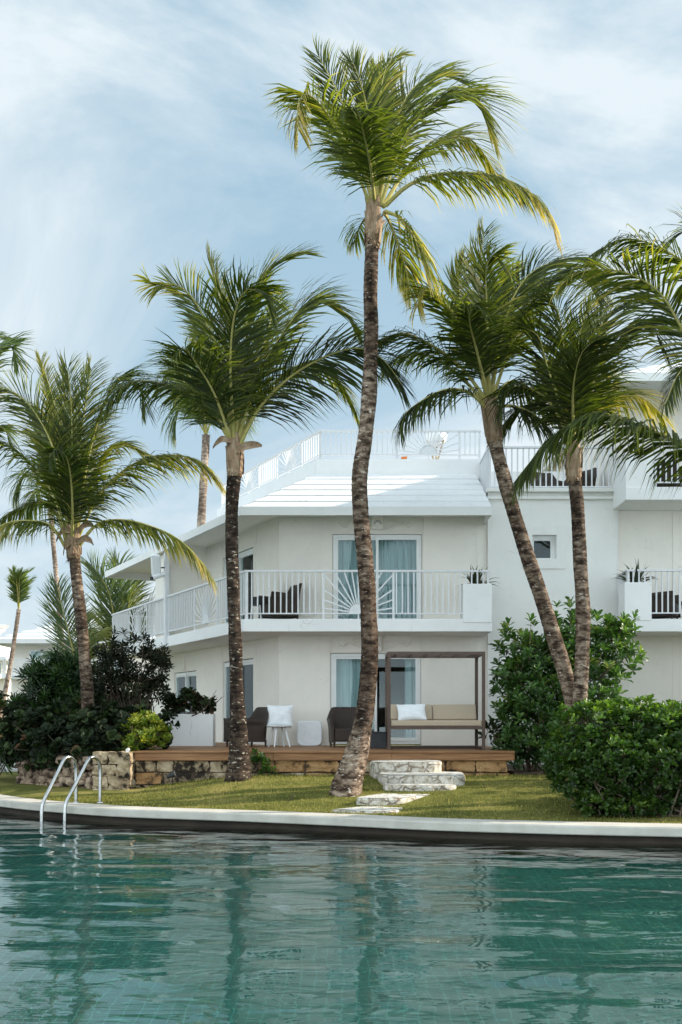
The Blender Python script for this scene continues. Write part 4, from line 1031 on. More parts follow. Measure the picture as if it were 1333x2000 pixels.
# ================================================================== PALMS
G_PALM = 'coconut palms around the hotel'
def shorten(pts, f):
    q, L_ = resample([Vector(p) for p in catmull(pts, 6)], 40); return [q[int(round(i*(39*(1-f))/7))] for i in range(8)]
def frond(tree, pts, L0=.78, droop=.35, width=.026, roll=0, seed=0, mat='palm', n=None, tone=.45, pet=.16, wind=(.42, -.05, .02), N0=None, rad=.036, stiff=.0, yl=0.0):
    rr = random.Random(seed); line, length = resample(catmull(pts, 10), 60)
    m = MB(); n = n or int(length*(1-pet)/.026); L0 = L0*1.33; droop = droop*1.05; tone = tone*.88; pts = shorten(pts, .07); wind = Vector(wind)
    base, tip = line[0], line[-1]; h = tip-base; h.z = 0
    if h.length < .15: h = Vector((0, -1, 0))
    h.normalize(); T = (line[1]-line[0]).normalized()
    Nn = Vector(N0) if N0 else (-h+Vector((0, 0, .9)))
    Nn = (Nn-T*Nn.dot(T)).normalized(); frames = []
    for i in range(60):
        T = (line[min(i+1, 59)]-line[max(i-1, 0)]).normalized(); Nn = (Nn-T*Nn.dot(T)).normalized(); frames.append((line[i], T, Nn.copy()))
    rib = MB(); rib.tube([f[0] for f in frames[::3]]+[frames[-1][0]], [rad*(1-.90*(i/20)**.8) for i in range(21)]if True else 0, 6)
    tn = []
    for side in (-1, 1):
        for i in range(n):
            s = pet+(1-pet)*((i+rr.random()*.6)/n); s = min(.995, s)
            fi = s*59; a = int(fi); p0, T, Nv = frames[a]; p1 = frames[min(a+1, 59)][0]; p = p0.lerp(p1, fi-a)
            rl_ = R(roll); Nr = Nv*math.cos(rl_)+T.cross(Nv)*math.sin(rl_)
            S = T.cross(Nr).normalized()*side
            q = (s-pet)/(1-pet)
            al = R(56-34*q**.8+rr.gauss(0, 5)); be = R(12+rr.gauss(0, 10))
            d = (T*math.cos(al)+(S*math.cos(be)+Nr*math.sin(be))*math.sin(al)).normalized()
            ln = L0*(.66+.34*math.sin(math.pi*min(1, q*.9+.1)))*(1-.34*q**3)*rr.uniform(.85, 1.08)
            if rr.random() < .03: ln *= .55
            wd = width*(.8+.4*math.sin(math.pi*min(1, q+.15)))*rr.uniform(.85, 1.1)
            dr = droop*(.75+.5*rr.random())*(1-stiff*q)
            g = Vector((0, 0, -1))
            Wv = (T-d*T.dot(d)); Wv = (Wv.normalized()*.75+Nr*.65*(1 if rr.random() > .5 else .6)).normalized(); Wv = (Wv-d*Wv.dot(d)).normalized()
            pts_ = [p]; dd = d.copy(); c = p
            for st_, fr in ((.30, .45), (.38, .9), (.32, 1.3)):
                dd = (dd+(g*dr+wind*.35)*fr).normalized(); c = c+dd*ln*st_; pts_.append(c)
            w_ = [wd*.28, wd*.5, wd*.40, 0]
            tt = min(1, max(0, tone+rr.gauss(0, .13)+yl*q**2)); o_ = len(m.v)
            for kk in range(3): m.v += [tuple(pts_[kk]-Wv*w_[kk]), tuple(pts_[kk]+Wv*w_[kk])]
            m.v.append(tuple(pts_[3])); m.t += [tt]*5+[min(1, tt+.1)]*1+[min(1, tt+.32)]
            m.f += [(o_, o_+1, o_+3, o_+2), (o_+2, o_+3, o_+5, o_+4), (o_+4, o_+5, o_+6)]
    f_ = m.build('frond', M[mat], tree, tone=True)
    rib.build('rib', M['rachis'], f_)
    return f_

def trunk(tree, pts, widths, D, matn='bark', flare=None):
    """pts in photograph columns/rows at distance D (a pair: foot, crown)"""
    D0, D1 = D if isinstance(D, tuple) else (D, D)
    q = [P(x, y, D0+(D1-D0)*i/(len(pts)-1)) for i, (x, y) in enumerate(pts)]
    if flare: q = [q[0]+Vector((0, 0, -.25))]+q; widths = [widths[0]*1.15]+list(widths)
    line = catmull(q, 12); n0 = len(line); m = len(widths)
    rad = []
    for i in range(n0):
        f = i/(n0-1)*(m-1); a = min(m-2, int(f)); rad.append((widths[a]+(widths[a+1]-widths[a])*(f-a))/2*D0/F)
    cum = [0]
    for a_, b_ in zip(line, line[1:]): cum.append(cum[-1]+(b_-a_).length)
    ln, length = resample(line, max(20, int(cum[-1]/.028)))
    def rad_at(t_):
        d_ = t_*cum[-1]
        for i_ in range(len(cum)-1):
            if cum[i_+1] >= d_-1e-6: return rad[i_]+(rad[i_+1]-rad[i_])*(d_-cum[i_])/max(1e-9, cum[i_+1]-cum[i_])
        return rad[-1]
    K = 18; mb = MB(); N_ = len(ln); rs = random.Random(int(pts[0][0])); ph = rs.random()*9
    ring = 0
    for i, p in enumerate(ln):
        r_ = rad_at(i/(N_-1))
        d = (ln[min(i+1, N_-1)]-ln[max(i-1, 0)]).normalized(); x = d.cross(Vector((0, 1, 0))).normalized(); y = d.cross(x)
        for k_ in range(K):
            an = 2*math.pi*k_/K; c = Vector((math.cos(an), math.sin(an), 0))
            scar = ((i+noise.noise(Vector((math.cos(an)*1.2, math.sin(an)*1.2, i*.11+ph)))*2.2) % 4)/4
            bump = 1+.055*(scar-.5)+.11*noise.noise(Vector((math.cos(an)*.9, math.sin(an)*.9, i*.05+ph)))
            if flare and i < N_*.10: bump += .30*flare*(1-i/(N_*.10))**2*(.6+noise.noise(Vector((an*1.3, 2, ph))))
            mb.v.append(tuple(p+(x*c.x+y*c.y)*r_*bump))
    for i in range(N_-1):
        for k_ in range(K): mb.f.append((i*K+k_, i*K+(k_+1) % K, (i+1)*K+(k_+1) % K, (i+1)*K+k_))
    mb.f.append(tuple((N_-1)*K+k_ for k_ in range(K))); mb.t = [0]*len(mb.v)
    return mb.build('trunk', M[matn], tree, smooth=True), ln

def crownshaft(tree, base_px, top_px, w0, w1, D, seed=1, scale=1):
    """fibrous leaf bases wrapped round the top of the trunk"""
    rs = random.Random(seed); a, b = P(*base_px, D), P(*top_px, D); ax = (b-a).normalized(); L_ = (b-a).length
    x = ax.cross(Vector((0, 1, 0))).normalized(); y = ax.cross(x); m = MB()
    r0, r1 = w0/2*D/F, w1/2*D/F
    for i in range(int(11*scale)):
        an = rs.uniform(0, 6.28) if i > 5 else i*1.05+rs.uniform(-.2, .2); c = x*math.cos(an)+y*math.sin(an); s_ = ax.cross(c)
        st_ = L_*rs.uniform(-.02, .32); ln = L_*rs.uniform(.5, .8); hw = r0*rs.uniform(.6, .95); rows_ = []
        for j in range(6):
            f = j/5; rr_ = (r0*1.0+(r1-r0)*f)*(1+.08*i/11)+(.12*r0 if f > .8 else 0)*rs.random()*3
            wv = hw*(1-.75*f**2.2)
            for k_ in (-1, -.4, .4, 1): rows_.append(tuple(a+ax*(st_+ln*f)+c*(rr_*(1.02-.22*k_*k_))+s_*(wv*k_)))
        m.add(rows_, [(j*4+k_, j*4+k_+1, (j+1)*4+k_+1, (j+1)*4+k_) for j in range(5) for k_ in range(3)])
    m.tube([a-ax*.06, a+ax*L_*.3, a+ax*L_*.7, b], [r0*.96, r0*1.05, r0*.85, r1*.5], 14)
    m.build('leaf_sheath', M['husk'], tree, smooth=True)
    h = MB()                                  # ragged fibres round the collar
    for i in range(26):
        an = rs.uniform(0, 6.28); c = x*math.cos(an)+y*math.sin(an); p = a+c*r0*.95+ax*rs.uniform(-.1, .12)
        h.add([tuple(p-ax.cross(c)*.02), tuple(p+ax.cross(c)*.02), tuple(p+c*rs.uniform(.02, .07)-ax*rs.uniform(-.03, .10))], [(0, 1, 2)])
    h.build('collar_fibre', M['husk'], tree)
def husk_bract(tree, pts, D, w_=.05):
    q = catmull([P(x, y, D-.15) for x, y in pts], 6); m = MB(); n_ = len(q)
    for i, p in enumerate(q):
        f = i/(n_-1); ww_ = w_*(.5+.9*math.sin(math.pi*min(1, f*.9+.15))); m.v += [tuple(p+Vector((0, -.02, ww_))), tuple(p+Vector((0, .03, 0))), tuple(p+Vector((0, -.02, -ww_)))]
    m.t = [0]*len(m.v); m.f = [(3*i+j, 3*i+j+1, 3*i+4+j, 3*i+3+j) for i in range(n_-1) for j in (0, 1)]
    m.build('dry_bract', M['husk'], tree, smooth=True)

def zoomer(ox, oy, s): return lambda pts: [(ox+s*x, oy+s*y) for x, y in pts]
def palm(label, base_px, D, fronds, conv, seed=0, mat='palm', **kw):
    """fronds: (points, depth of the tip relative to the crown, options)"""
    Dc = D[1] if isinstance(D, tuple) else D
    loc = P(*base_px, D[0] if isinstance(D, tuple) else D)
    t = thing('palm_tree', label, 'palm tree', tuple(loc), group=G_PALM)
    for i, (pts, dep, opt) in enumerate(fronds):
        pp = conv(pts); n_ = len(pp); q = []
        for j, (x, y) in enumerate(pp):
            f = j/(n_-1); q.append(P(x, y, Dc+dep*math.sin(f*math.pi/2*.95)))
        o_ = dict(kw); o_.update(opt); frond(t, q, seed=seed*100+i, mat=mat, **o_)
    return t

# --- tall centre palm
Z1 = zoomer(500, 60, .465)
t = palm('tallest palm, rising in the centre with a long curved trunk and a big crown', (686, 1538), 16.0, [
    ([(485, 745), (430, 600), (370, 450), (300, 350), (245, 285), (200, 270), (176, 320), (180, 420)], -1.5, dict(L0=.78, droop=.38, roll=-15, tone=.5, yl=.45)),
    ([(495, 740), (450, 560), (400, 400), (340, 250), (262, 105)], -.5, dict(L0=.62, droop=.12, roll=55, tone=.5)),
    ([(505, 730), (492, 500), (462, 300), (420, 160), (402, 135)], -.9, dict(L0=.50, droop=.10, tone=.45, roll=30)),
    ([(510, 730), (515, 400), (535, 200), (572, 120), (618, 98)], .5, dict(L0=.45, droop=.10, roll=25, tone=.7)),
    ([(515, 725), (540, 450), (520, 300), (508, 180), (503, 150)], 1.0, dict(L0=.50, droop=.10, tone=.5)),
    ([(520, 735), (570, 450), (640, 270), (740, 190), (850, 205)], .4, dict(L0=.82, droop=.18, roll=35, tone=.5)),
    ([(525, 735), (610, 480), (700, 350), (790, 285), (880, 275), (955, 330), (1005, 440)], -1.2, dict(L0=.92, droop=.30, roll=30, tone=.45, yl=.3)),
    ([(535, 740), (650, 560), (790, 455), (890, 450), (960, 520), (1005, 600)], 1.3, dict(L0=.75, droop=.35, tone=.6, yl=.3)),
    ([(545, 735), (640, 650), (760, 605), (900, 598), (1040, 620), (1160, 685), (1225, 760), (1262, 860)], -1.0, dict(L0=.66, droop=.75, tone=.62, yl=.4)),
    ([(545, 760), (610, 790), (670, 880), (712, 980), (728, 1040)], -.8, dict(L0=.70, droop=.55, tone=.75, roll=-20)),
    ([(540, 765), (560, 800), (600, 900), (630, 1000), (650, 1100)], .9, dict(L0=.55, droop=.6, tone=.75)),
    ([(485, 770), (452, 800), (430, 840), (415, 890)], .8, dict(L0=.45, droop=.6, tone=.6)),
    ([(500, 730), (480, 560), (445, 400), (420, 330), (400, 330)], -2.4, dict(L0=.72, droop=.35, tone=.4)),
    ([(495, 735), (440, 560), (390, 420), (350, 330), (300, 320)], 1.9, dict(L0=.7, droop=.35, tone=.55)),
], Z1, seed=1)
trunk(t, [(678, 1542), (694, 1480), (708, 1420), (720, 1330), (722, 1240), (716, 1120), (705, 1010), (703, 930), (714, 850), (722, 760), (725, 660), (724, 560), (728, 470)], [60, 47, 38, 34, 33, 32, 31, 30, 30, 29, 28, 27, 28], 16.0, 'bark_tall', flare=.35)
crownshaft(t, (728, 476), (733, 385), 30, 34, 16.0, 1)
# --- dark palm left of the centre
Z2 = zoomer(0, 450, .54)
t = palm('palm with a very dark lichen-flecked trunk standing right before the stone deck wall', (466, 1515), 17.5, [
    ([(845, 790), (800, 480), (745, 330), (690, 235), (630, 195), (565, 200), (535, 175)], -.9, dict(L0=.62, droop=.20, roll=30, tone=.55, yl=.2)),
    ([(848, 780), (850, 450), (812, 280), (762, 110)], .6, dict(L0=.70, droop=.10, roll=30)),
    ([(850, 780), (885, 450), (905, 260), (960, 150), (1050, 92), (1112, 84)], -.4, dict(L0=.72, droop=.05, roll=60, tone=.5)),
    ([(855, 780), (940, 520), (1030, 365), (1110, 270), (1190, 265), (1260, 310), (1292, 360)], -.6, dict(L0=.85, droop=.22, roll=45, tone=.45)),
    ([(862, 790), (940, 640), (1050, 530), (1180, 455), (1300, 425), (1390, 470), (1455, 560)], -.8, dict(L0=.92, droop=.42, roll=-35, tone=.25)),
    ([(848, 780), (834, 500), (848, 310), (892, 215), (960, 240), (992, 310)], -2.1, dict(L0=.80, droop=.25, tone=.38)),
    ([(842, 785), (790, 670), (705, 600), (600, 556), (500, 545), (430, 575), (392, 630)], -.5, dict(L0=.72, droop=.55, tone=.4)),
    ([(844, 785), (780, 600), (710, 480), (670, 430), (640, 440)], -1.6, dict(L0=.85, droop=.3, tone=.33)),
    ([(852, 780), (900, 550), (960, 400), (985, 300), (990, 250)], 1.4, dict(L0=.75, droop=.2, tone=.5)),
    ([(846, 780), (810, 560), (770, 420), (730, 350)], 1.5, dict(L0=.75, droop=.25, tone=.5)),
    ([(855, 785), (950, 600), (1060, 500), (1150, 480), (1240, 560), (1290, 660)], 1.2, dict(L0=.70, droop=.6, tone=.6)),
    ([(846, 785), (760, 640), (680, 520), (640, 500), (600, 520)], 1.4, dict(L0=.72, droop=.4, tone=.45)),
], Z2, seed=2)
trunk(t, [(466, 1517), (467, 1480), (466, 1420), (463, 1350), (460, 1250), (456, 1150), (453, 1060), (454, 980), (458, 930)], [52, 42, 33, 27, 25, 25, 25, 26, 27], 17.5, 'bark_dark', flare=.3)
crownshaft(t, (459, 925), (460, 845), 30, 34, 17.5, 2)
husk_bract(t, [(462, 880), (478, 872), (500, 869), (512, 871)], 17.5); husk_bract(t, [(452, 862), (435, 858), (423, 866), (416, 876)], 17.5, .04)
# --- left palm
Z3 = zoomer(0, 450, .54)
t = palm('left palm with dry brown bracts at its crown, its foot lost in the dark bushes', (172, 1400), 19.0, [
    ([(255, 1150), (205, 830), (135, 670), (60, 590), (-30, 555)], -.8, dict(L0=.85, droop=.35, roll=30, tone=.55)),
    ([(252, 1150), (195, 960), (110, 840), (30, 775), (-50, 745)], -.4, dict(L0=.85, droop=.7, tone=.5)),
    ([(240, 1150), (185, 1070), (100, 1050), (15, 1062), (-40, 1110)], -.6, dict(L0=.62, droop=.85, tone=.6, yl=.4)),
    ([(245, 1140), (195, 1010), (120, 985), (15, 1035), (-25, 1080)], .7, dict(L0=.62, droop=.75, tone=.5)),
    ([(260, 1130), (235, 800), (195, 620), (150, 470)], .9, dict(L0=.50, droop=.1, tone=.7)),
    ([(262, 1130), (262, 800), (258, 620), (245, 500)], -.4, dict(L0=.75, droop=.10, tone=.55, N0=(0, 1, .3))),
    ([(264, 1130), (290, 800), (315, 600), (330, 500)], .8, dict(L0=.80, droop=.12, tone=.6, N0=(0, 1, .3))),
    ([(266, 1130), (325, 800), (380, 620), (430, 545), (500, 560), (525, 640)], -.9, dict(L0=.82, droop=.35, roll=35, tone=.42)),
    ([(272, 1140), (350, 970), (440, 875), (540, 822), (660, 815), (740, 850), (790, 905)], -.5, dict(L0=.78, droop=.62, tone=.55, yl=.35)),
    ([(282, 1150), (350, 1065), (450, 1048), (560, 1075), (650, 1120), (725, 1195), (768, 1262)], -.7, dict(L0=.66, droop=.85, tone=.6, yl=.3)),
    ([(262, 1130), (262, 960), (245, 830), (205, 790), (180, 820)], -2.1, dict(L0=.80, droop=.45, tone=.3)),
    ([(268, 1130), (345, 870), (420, 775), (520, 800), (555, 830)], 1.0, dict(L0=.70, droop=.5, tone=.65)),
    ([(260, 1130), (220, 850), (190, 720), (150, 650), (120, 660)], 1.5, dict(L0=.75, droop=.3, tone=.5)),
], Z3, seed=3)
trunk(t, [(172, 1470), (172, 1380), (167, 1300), (160, 1220), (152, 1150), (145, 1085)], [26, 25, 24, 23, 22, 21], 19.0, 'bark')
crownshaft(t, (144, 1085), (143, 1020), 27, 30, 19.0, 3)
for pts in ([(150, 1040), (165, 1026), (178, 1024), (186, 1032)], [(150, 1060), (165, 1052), (178, 1056), (183, 1064)], [(138, 1038), (126, 1034), (116, 1046), (110, 1058)], [(138, 1060), (128, 1066), (124, 1084)]): husk_bract(t, pts, 19.0, .045)
# --- right pair
Z4 = zoomer(720, 400, .46)
t = palm('left one of the two crossing palms, leaning left over the balcony end', (1120, 1378), 17.2, [
    ([(505, 830), (445, 620), (385, 500), (330, 425), (270, 372), (225, 372), (208, 430)], -1.5, dict(L0=.72, droop=.35, tone=.42, yl=.5, roll=-15)),
    ([(500, 830), (395, 690), (275, 600), (150, 545), (40, 575)], -.5, dict(L0=.78, droop=.5, tone=.35)),
    ([(495, 840), (380, 720), (260, 640), (140, 640), (60, 700)], .9, dict(L0=.6, droop=.6, tone=.4)),
    ([(505, 870), (430, 798), (330, 785), (230, 830), (155, 890), (135, 955)], -.7, dict(L0=.72, droop=.65, tone=.25)),
    ([(512, 820), (480, 500), (470, 300), (492, 115)], .5, dict(L0=.70, droop=.08, tone=.6, N0=(0, 1, .3))),
    ([(515, 820), (502, 420), (500, 270), (535, 215), (578, 270)], -1.3, dict(L0=.62, droop=.2, tone=.6)),
    ([(520, 820), (580, 500), (640, 350), (720, 270), (850, 225), (930, 240)], .5, dict(L0=.80, droop=.2, roll=40, tone=.4)),
    ([(525, 825), (620, 560), (700, 405), (800, 315), (900, 310), (965, 370)], -1.0, dict(L0=.95, droop=.35, roll=25, tone=.33)),
    ([(530, 860), (610, 855), (700, 890), (770, 960), (800, 1040)], -.4, dict(L0=.72, droop=.9, tone=.12)),
    ([(525, 840), (600, 750), (700, 790), (780, 880)], 1.1, dict(L0=.66, droop=.7, tone=.3)),
    ([(508, 820), (430, 500), (385, 370), (398, 240)], .8, dict(L0=.62, droop=.2, tone=.55)),
    ([(510, 825), (460, 620), (430, 500), (440, 430), (480, 440)], -2.2, dict(L0=.80, droop=.35, tone=.3)),
    ([(518, 820), (550, 560), (570, 380), (600, 280)], 1.4, dict(L0=.78, droop=.2, tone=.5)),
], Z4, seed=4)
trunk(t, [(1122, 1480), (1121, 1385), (1098, 1295), (1062, 1180), (1022, 1060), (992, 960), (966, 860)], [34, 31, 30, 29, 28, 27, 27], 17.2, 'bark')
crownshaft(t, (966, 858), (955, 775), 31, 34, 17.2, 4)
t = palm('right one of the two crossing palms, its upright ringed trunk before the tower wall', (1133, 1372), 16.9, [
    ([(872, 1030), (850, 750), (822, 560), (800, 440), (735, 415)], -.7, dict(L0=.85, droop=.35, tone=.25)),
    ([(876, 1020), (880, 700), (905, 520), (955, 400)], .8, dict(L0=.70, droop=.15, tone=.75)),
    ([(878, 1020), (950, 760), (1030, 625), (1110, 530), (1200, 520), (1245, 600)], -.9, dict(L0=.98, droop=.38, roll=20, tone=.18)),
    ([(870, 1030), (785, 860), (700, 785), (610, 775), (560, 860)], -.4, dict(L0=.82, droop=.5, tone=.22)),
    ([(880, 1020), (970, 860), (1080, 800), (1180, 830), (1250, 905)], .9, dict(L0=.78, droop=.5, tone=.85)),
    ([(870, 1030), (790, 910), (700, 860), (620, 880), (555, 960)], .6, dict(L0=.72, droop=.6, tone=.25)),
    ([(876, 1020), (868, 800), (900, 640), (965, 575)], -2.0, dict(L0=.88, droop=.35, tone=.2)),
    ([(870, 1020), (765, 700), (722, 560), (655, 520)], -.6, dict(L0=.85, droop=.3, tone=.25)),
    ([(874, 1020), (840, 800), (800, 700), (760, 680)], 1.6, dict(L0=.8, droop=.3, tone=.5)),
    ([(878, 1020), (930, 760), (960, 600), (1010, 470), (1080, 430)], .6, dict(L0=.85, droop=.25, tone=.25, roll=20)),
    ([(876, 1020), (900, 860), (920, 760), (900, 660), (880, 640)], 1.8, dict(L0=.8, droop=.3, tone=.85)),
], Z4, seed=5)
trunk(t, [(1131, 1470), (1133, 1372), (1137, 1290), (1139, 1190), (1133, 1090), (1129, 1000), (1122, 930)], [30, 28, 28, 28, 27, 26, 26], 16.9, 'bark')
crownshaft(t, (1121, 935), (1123, 860), 29, 32, 16.9, 5)
# --- palms beyond the right edge whose fronds reach in
ID = lambda p: p
t = palm('palm beyond the right edge whose fronds sweep into the upper right corner', (1530, 1400), 15.5, [
    ([(1455, 790), (1385, 570), (1310, 495), (1225, 466), (1158, 495)], -.6, dict(L0=.80, droop=.5, tone=.42)),
    ([(1450, 790), (1345, 660), (1292, 575), (1225, 533), (1150, 527), (1105, 548)], -1.3, dict(L0=.78, droop=.28, tone=.55, yl=.2, roll=20)),
    ([(1455, 780), (1410, 540), (1360, 450), (1310, 470)], .6, dict(L0=.80, droop=.3, tone=.4)),
    ([(1450, 800), (1395, 720), (1335, 720), (1300, 790)], -1.0, dict(L0=.55, droop=.4, tone=.35)),
    ([(1460, 780), (1520, 560), (1600, 480), (1700, 520)], .2, dict()), ([(1465, 790), (1560, 640), (1680, 620), (1780, 740)], -.6, dict()),
    ([(1460, 780), (1470, 520), (1450, 380)], .8, dict()),
], ID, seed=6)
trunk(t, [(1535, 1420), (1510, 1200), (1480, 1000), (1462, 830)], [34, 29, 28, 27], 15.5, 'bark'); crownshaft(t, (1462, 840), (1455, 760), 30, 34, 15.5, 6)
t = palm('palm beyond the right edge with one long frond arching before the terrace', (1560, 1400), 14.6, [
    ([(1520, 1010), (1430, 930), (1333, 869), (1250, 830), (1165, 812), (1085, 848), (1012, 932)], -.5, dict(L0=.86, droop=.62, tone=.38, width=.036, rad=.03)),
    ([(1530, 1000), (1600, 850), (1700, 800)], .3, dict()), ([(1528, 1000), (1540, 800), (1560, 660)], .3, dict()), ([(1535, 1010), (1640, 960), (1740, 1020)], .3, dict()),
], ID, seed=7)
trunk(t, [(1560, 1440), (1550, 1250), (1528, 1050)], [36, 30, 28], 14.6, 'bark'); crownshaft(t, (1528, 1055), (1526, 985), 30, 34, 14.6, 7)
# --- far palms
def small_palm(label, foot, head, D, spec, w0=14, w1=10, seed=0, L0=.8, bend=0, mat='palm_far', tr=True, **kw):
    hx, hy = head
    t = palm(label, foot, D, [([(hx, hy)]+[(hx+a, hy+b) for a, b in pts], dep, dict(o_)) for pts, dep, o_ in spec], ID, seed=seed, mat=mat, L0=L0, width=.034, **kw)
    if tr: trunk(t, [foot, ((foot[0]*.65+hx*.35)+bend, foot[1]*.65+hy*.35), ((foot[0]*.3+hx*.7)+bend*.7, foot[1]*.3+hy*.7), head], [w0, w0*.85, w1, w1], D, 'bark_pale')
    return t
small_palm('pale trunked palm far behind the wing roof, crown behind the dark palm', (388, 1120), (403, 850), 34, [
    ([(-12, -70), (-25, -120), (-38, -150)], -1, dict(droop=.4, tone=.6)), ([(5, -80), (12, -130), (25, -160)], 1, dict(droop=.3)), ([(-30, -50), (-50, -55), (-62, -20)], 0, dict(droop=.6)),
    ([(20, -50), (45, -55), (60, -25)], 0, dict(droop=.6)), ([(-5, -60), (-10, -100), (-5, -120)], -2, dict(droop=.4)), ([(-22, -70), (-45, -90), (-62, -80)], 1, dict(droop=.5))], 19, 15, 8, 1.3)
small_palm('slender grey palm far behind the left palm', (128, 1330), (97, 975), 36, [
    ([(-25, -40), (-50, -45), (-68, -10)], 0, dict(droop=.6)), ([(20, -45), (45, -50), (66, -18)], 0, dict(droop=.6)), ([(-8, -60), (-15, -95)], 0, {}), ([(12, -60), (20, -90)], 1, {}), ([(-20, -20), (-40, 0), (-50, 30)], -1, dict(droop=.7))], 11, 9, 9, 1.1)
small_palm('small wind-swept palm at far left with a thin leaning trunk', (-6, 1420), (37, 1190), 40, [
    ([(-3, -40), (-6, -62), (-12, -75)], -1, dict(roll=30)), ([(2, -40), (8, -62), (22, -76)], 0, dict(roll=30)), ([(1, -40), (2, -60), (6, -72)], -1, dict(N0=(0, 1, .3))), ([(-6, -35), (-12, -50), (-20, -54)], .5, dict(roll=30)), ([(5, -30), (14, -50), (26, -60)], .5, {})], 11, 8, 10, .50, bend=4, droop=.05)
small_palm('palm beyond the left edge, only its frond tips showing at mid height', (-70, 1420), (-75, 900), 19, [
    ([(40, -160), (75, -215), (98, -222), (108, -195)], -.5, dict(L0=.75, roll=35, droop=.25, tone=.35)), ([(10, -170), (45, -235), (85, -240)], .6, dict(L0=.7)), ([(-60, -150), (-120, -160)], 0, {}), ([(60, -60), (85, -60), (100, -20)], 0, dict(L0=.4))], 26, 24, 11, .8)
small_palm('young palm behind the dark bushes with one tall upright frond left of the left trunk', (158, 1400), (158, 1315), 26, [
    ([(-20, -60), (-32, -110), (-42, -150), (-50, -168)], -.6, dict(L0=.80, droop=.12, N0=(0, 1, .3), tone=.45)), ([(10, -50), (30, -80), (50, -60)], 0, dict(L0=.6, tone=.9)), ([(-15, -30), (-40, -60), (-60, -40)], .6, dict(L0=.6)), ([(5, -40), (8, -75), (10, -100)], .5, dict(tone=.8))], 12, 12, 12, .8, width=.045) if False else None
palm('young palm behind the dark bushes with one tall upright frond left of the left trunk', (158, 1405), 26, [
    ([(158, 1330), (138, 1250), (124, 1195), (112, 1145)], -.6, dict(L0=.8, droop=.10, N0=(0, 1, .3), tone=.45)),
    ([(160, 1330), (172, 1270), (190, 1240), (205, 1250)], 0, dict(L0=.7, tone=.9)), ([(156, 1330), (130, 1290), (105, 1280), (95, 1300)], .6, dict(L0=.6)),
    ([(160, 1330), (166, 1260), (170, 1200)], .5, dict(tone=.8, L0=.7))], ID, seed=12, mat='palm_far', width=.028, rad=.03)
palm('young palm behind the gallery railing with broad fronds under the eave', (235, 1405), 32, [
    ([(236, 1300), (224, 1210), (214, 1160), (196, 1125), (178, 1102)], -.8, dict(L0=.95, droop=.05, N0=(0, 1, .3), tone=.5)),
    ([(238, 1300), (248, 1200), (262, 1150), (290, 1125)], -.6, dict(L0=1.0, droop=.15, roll=30, tone=.55)), ([(236, 1300), (205, 1230), (180, 1205), (165, 1225)], 0, dict(L0=.9, droop=.5, tone=.7)),
    ([(240, 1300), (275, 1215), (310, 1170), (340, 1160)], .5, dict(L0=1.1, droop=.2, roll=20)), ([(237, 1300), (240, 1200), (235, 1110), (225, 1100)], .8, dict(L0=1.0, droop=.1)),
    ([(237, 1300), (215, 1250), (190, 1235), (170, 1265)], -.6, dict(L0=.9, droop=.6, tone=.7))], ID, seed=13, mat='palm_far', width=.032, rad=.035)

# ================================================================== SHRUBS
def leaf(mb, p, d, up, L_, W_, tone, fold=.25, ob=.62):
    """folded obovate leaf from p along d"""
    s = d.cross(up)
    if s.length < 1e-4: s = Vector((1, 0, 0))
    s.normalize(); n = s.cross(d); lift = n*(W_*fold)
    a = p+d*L_*.38; b = p+d*L_*.72; e = p+d*L_*.97-n*L_*.05; f = p+d*L_-n*L_*.06
    mb.add([p, a+s*W_*.28+lift*.7, b+s*W_*.5+lift, e+s*W_*.24, f, e-s*W_*.24, b-s*W_*.5+lift, a-s*W_*.28+lift*.7, b], [(0, 8, 2, 1), (8, 4, 3, 2), (0, 7, 6, 8), (8, 6, 5, 4)], tone)
def foliage(mb, blobs, n, L_, W_, k_=7, seed=0, upb=.5, spread=62, shell=.55, tone=(.45, .18), top=.0, droopy=0, rough=.22, twigs=None):
    rr = random.Random(seed); tot = sum((b[3]*b[4]+b[4]*b[5]+b[3]*b[5]) for b in blobs)
    for b in blobs:
        c = Vector(b[:3]); r = Vector(b[3:6]); cnt = int(n*(r.x*r.y+r.y*r.z+r.x*r.z)/tot)
        for i in range(cnt):
            v = Vector((rr.gauss(0, 1), rr.gauss(0, 1), rr.gauss(0, 1))).normalized()
            if v.z < -.55 and rr.random() < .6: v.z = -v.z
            rad = 1-shell*rr.random()**2.0
            q = 1+rough*2*noise.noise(v*2.3+c)+rough*noise.noise(v*6+c)
            p = c+Vector((v.x*r.x, v.y*r.y, v.z*r.z))*rad*q
            nrm = Vector((v.x/r.x, v.y/r.y, v.z/r.z)).normalized()
            ax = (nrm*(1-upb)+Vector((0, 0, 1))*upb+Vector((rr.gauss(0, .22), rr.gauss(0, .22), rr.gauss(0, .15)))).normalized()
            x = ax.cross(Vector((0, 0, 1))); x = x.normalized() if x.length > .05 else Vector((1, 0, 0)); y = ax.cross(x)
            ph = rr.random()*6; tb = min(1, max(0, rr.gauss(*tone)+top*(v.z)))  # top: sunlight put into leaf tone, lighter above and darker below
            if twigs is not None and rr.random() < .35: twigs.tube([c+(p-c)*.45, p], [.010, .004], 4, cap=False)
            for j in range(k_):
                a = ph+j*2.4; sp = R(spread*(.45+.75*(j/k_))+rr.gauss(0, 9))
                d = (ax*math.cos(sp)+(x*math.cos(a)+y*math.sin(a))*math.sin(sp)).normalized()
                if droopy: d = (d-Vector((0, 0, droopy))).normalized()
                leaf(mb, p-ax*L_*.25*(j/k_), d, ax, L_*rr.uniform(.7, 1.1), W_*rr.uniform(.8, 1.1), min(1, max(0, tb+rr.gauss(0, .1))))
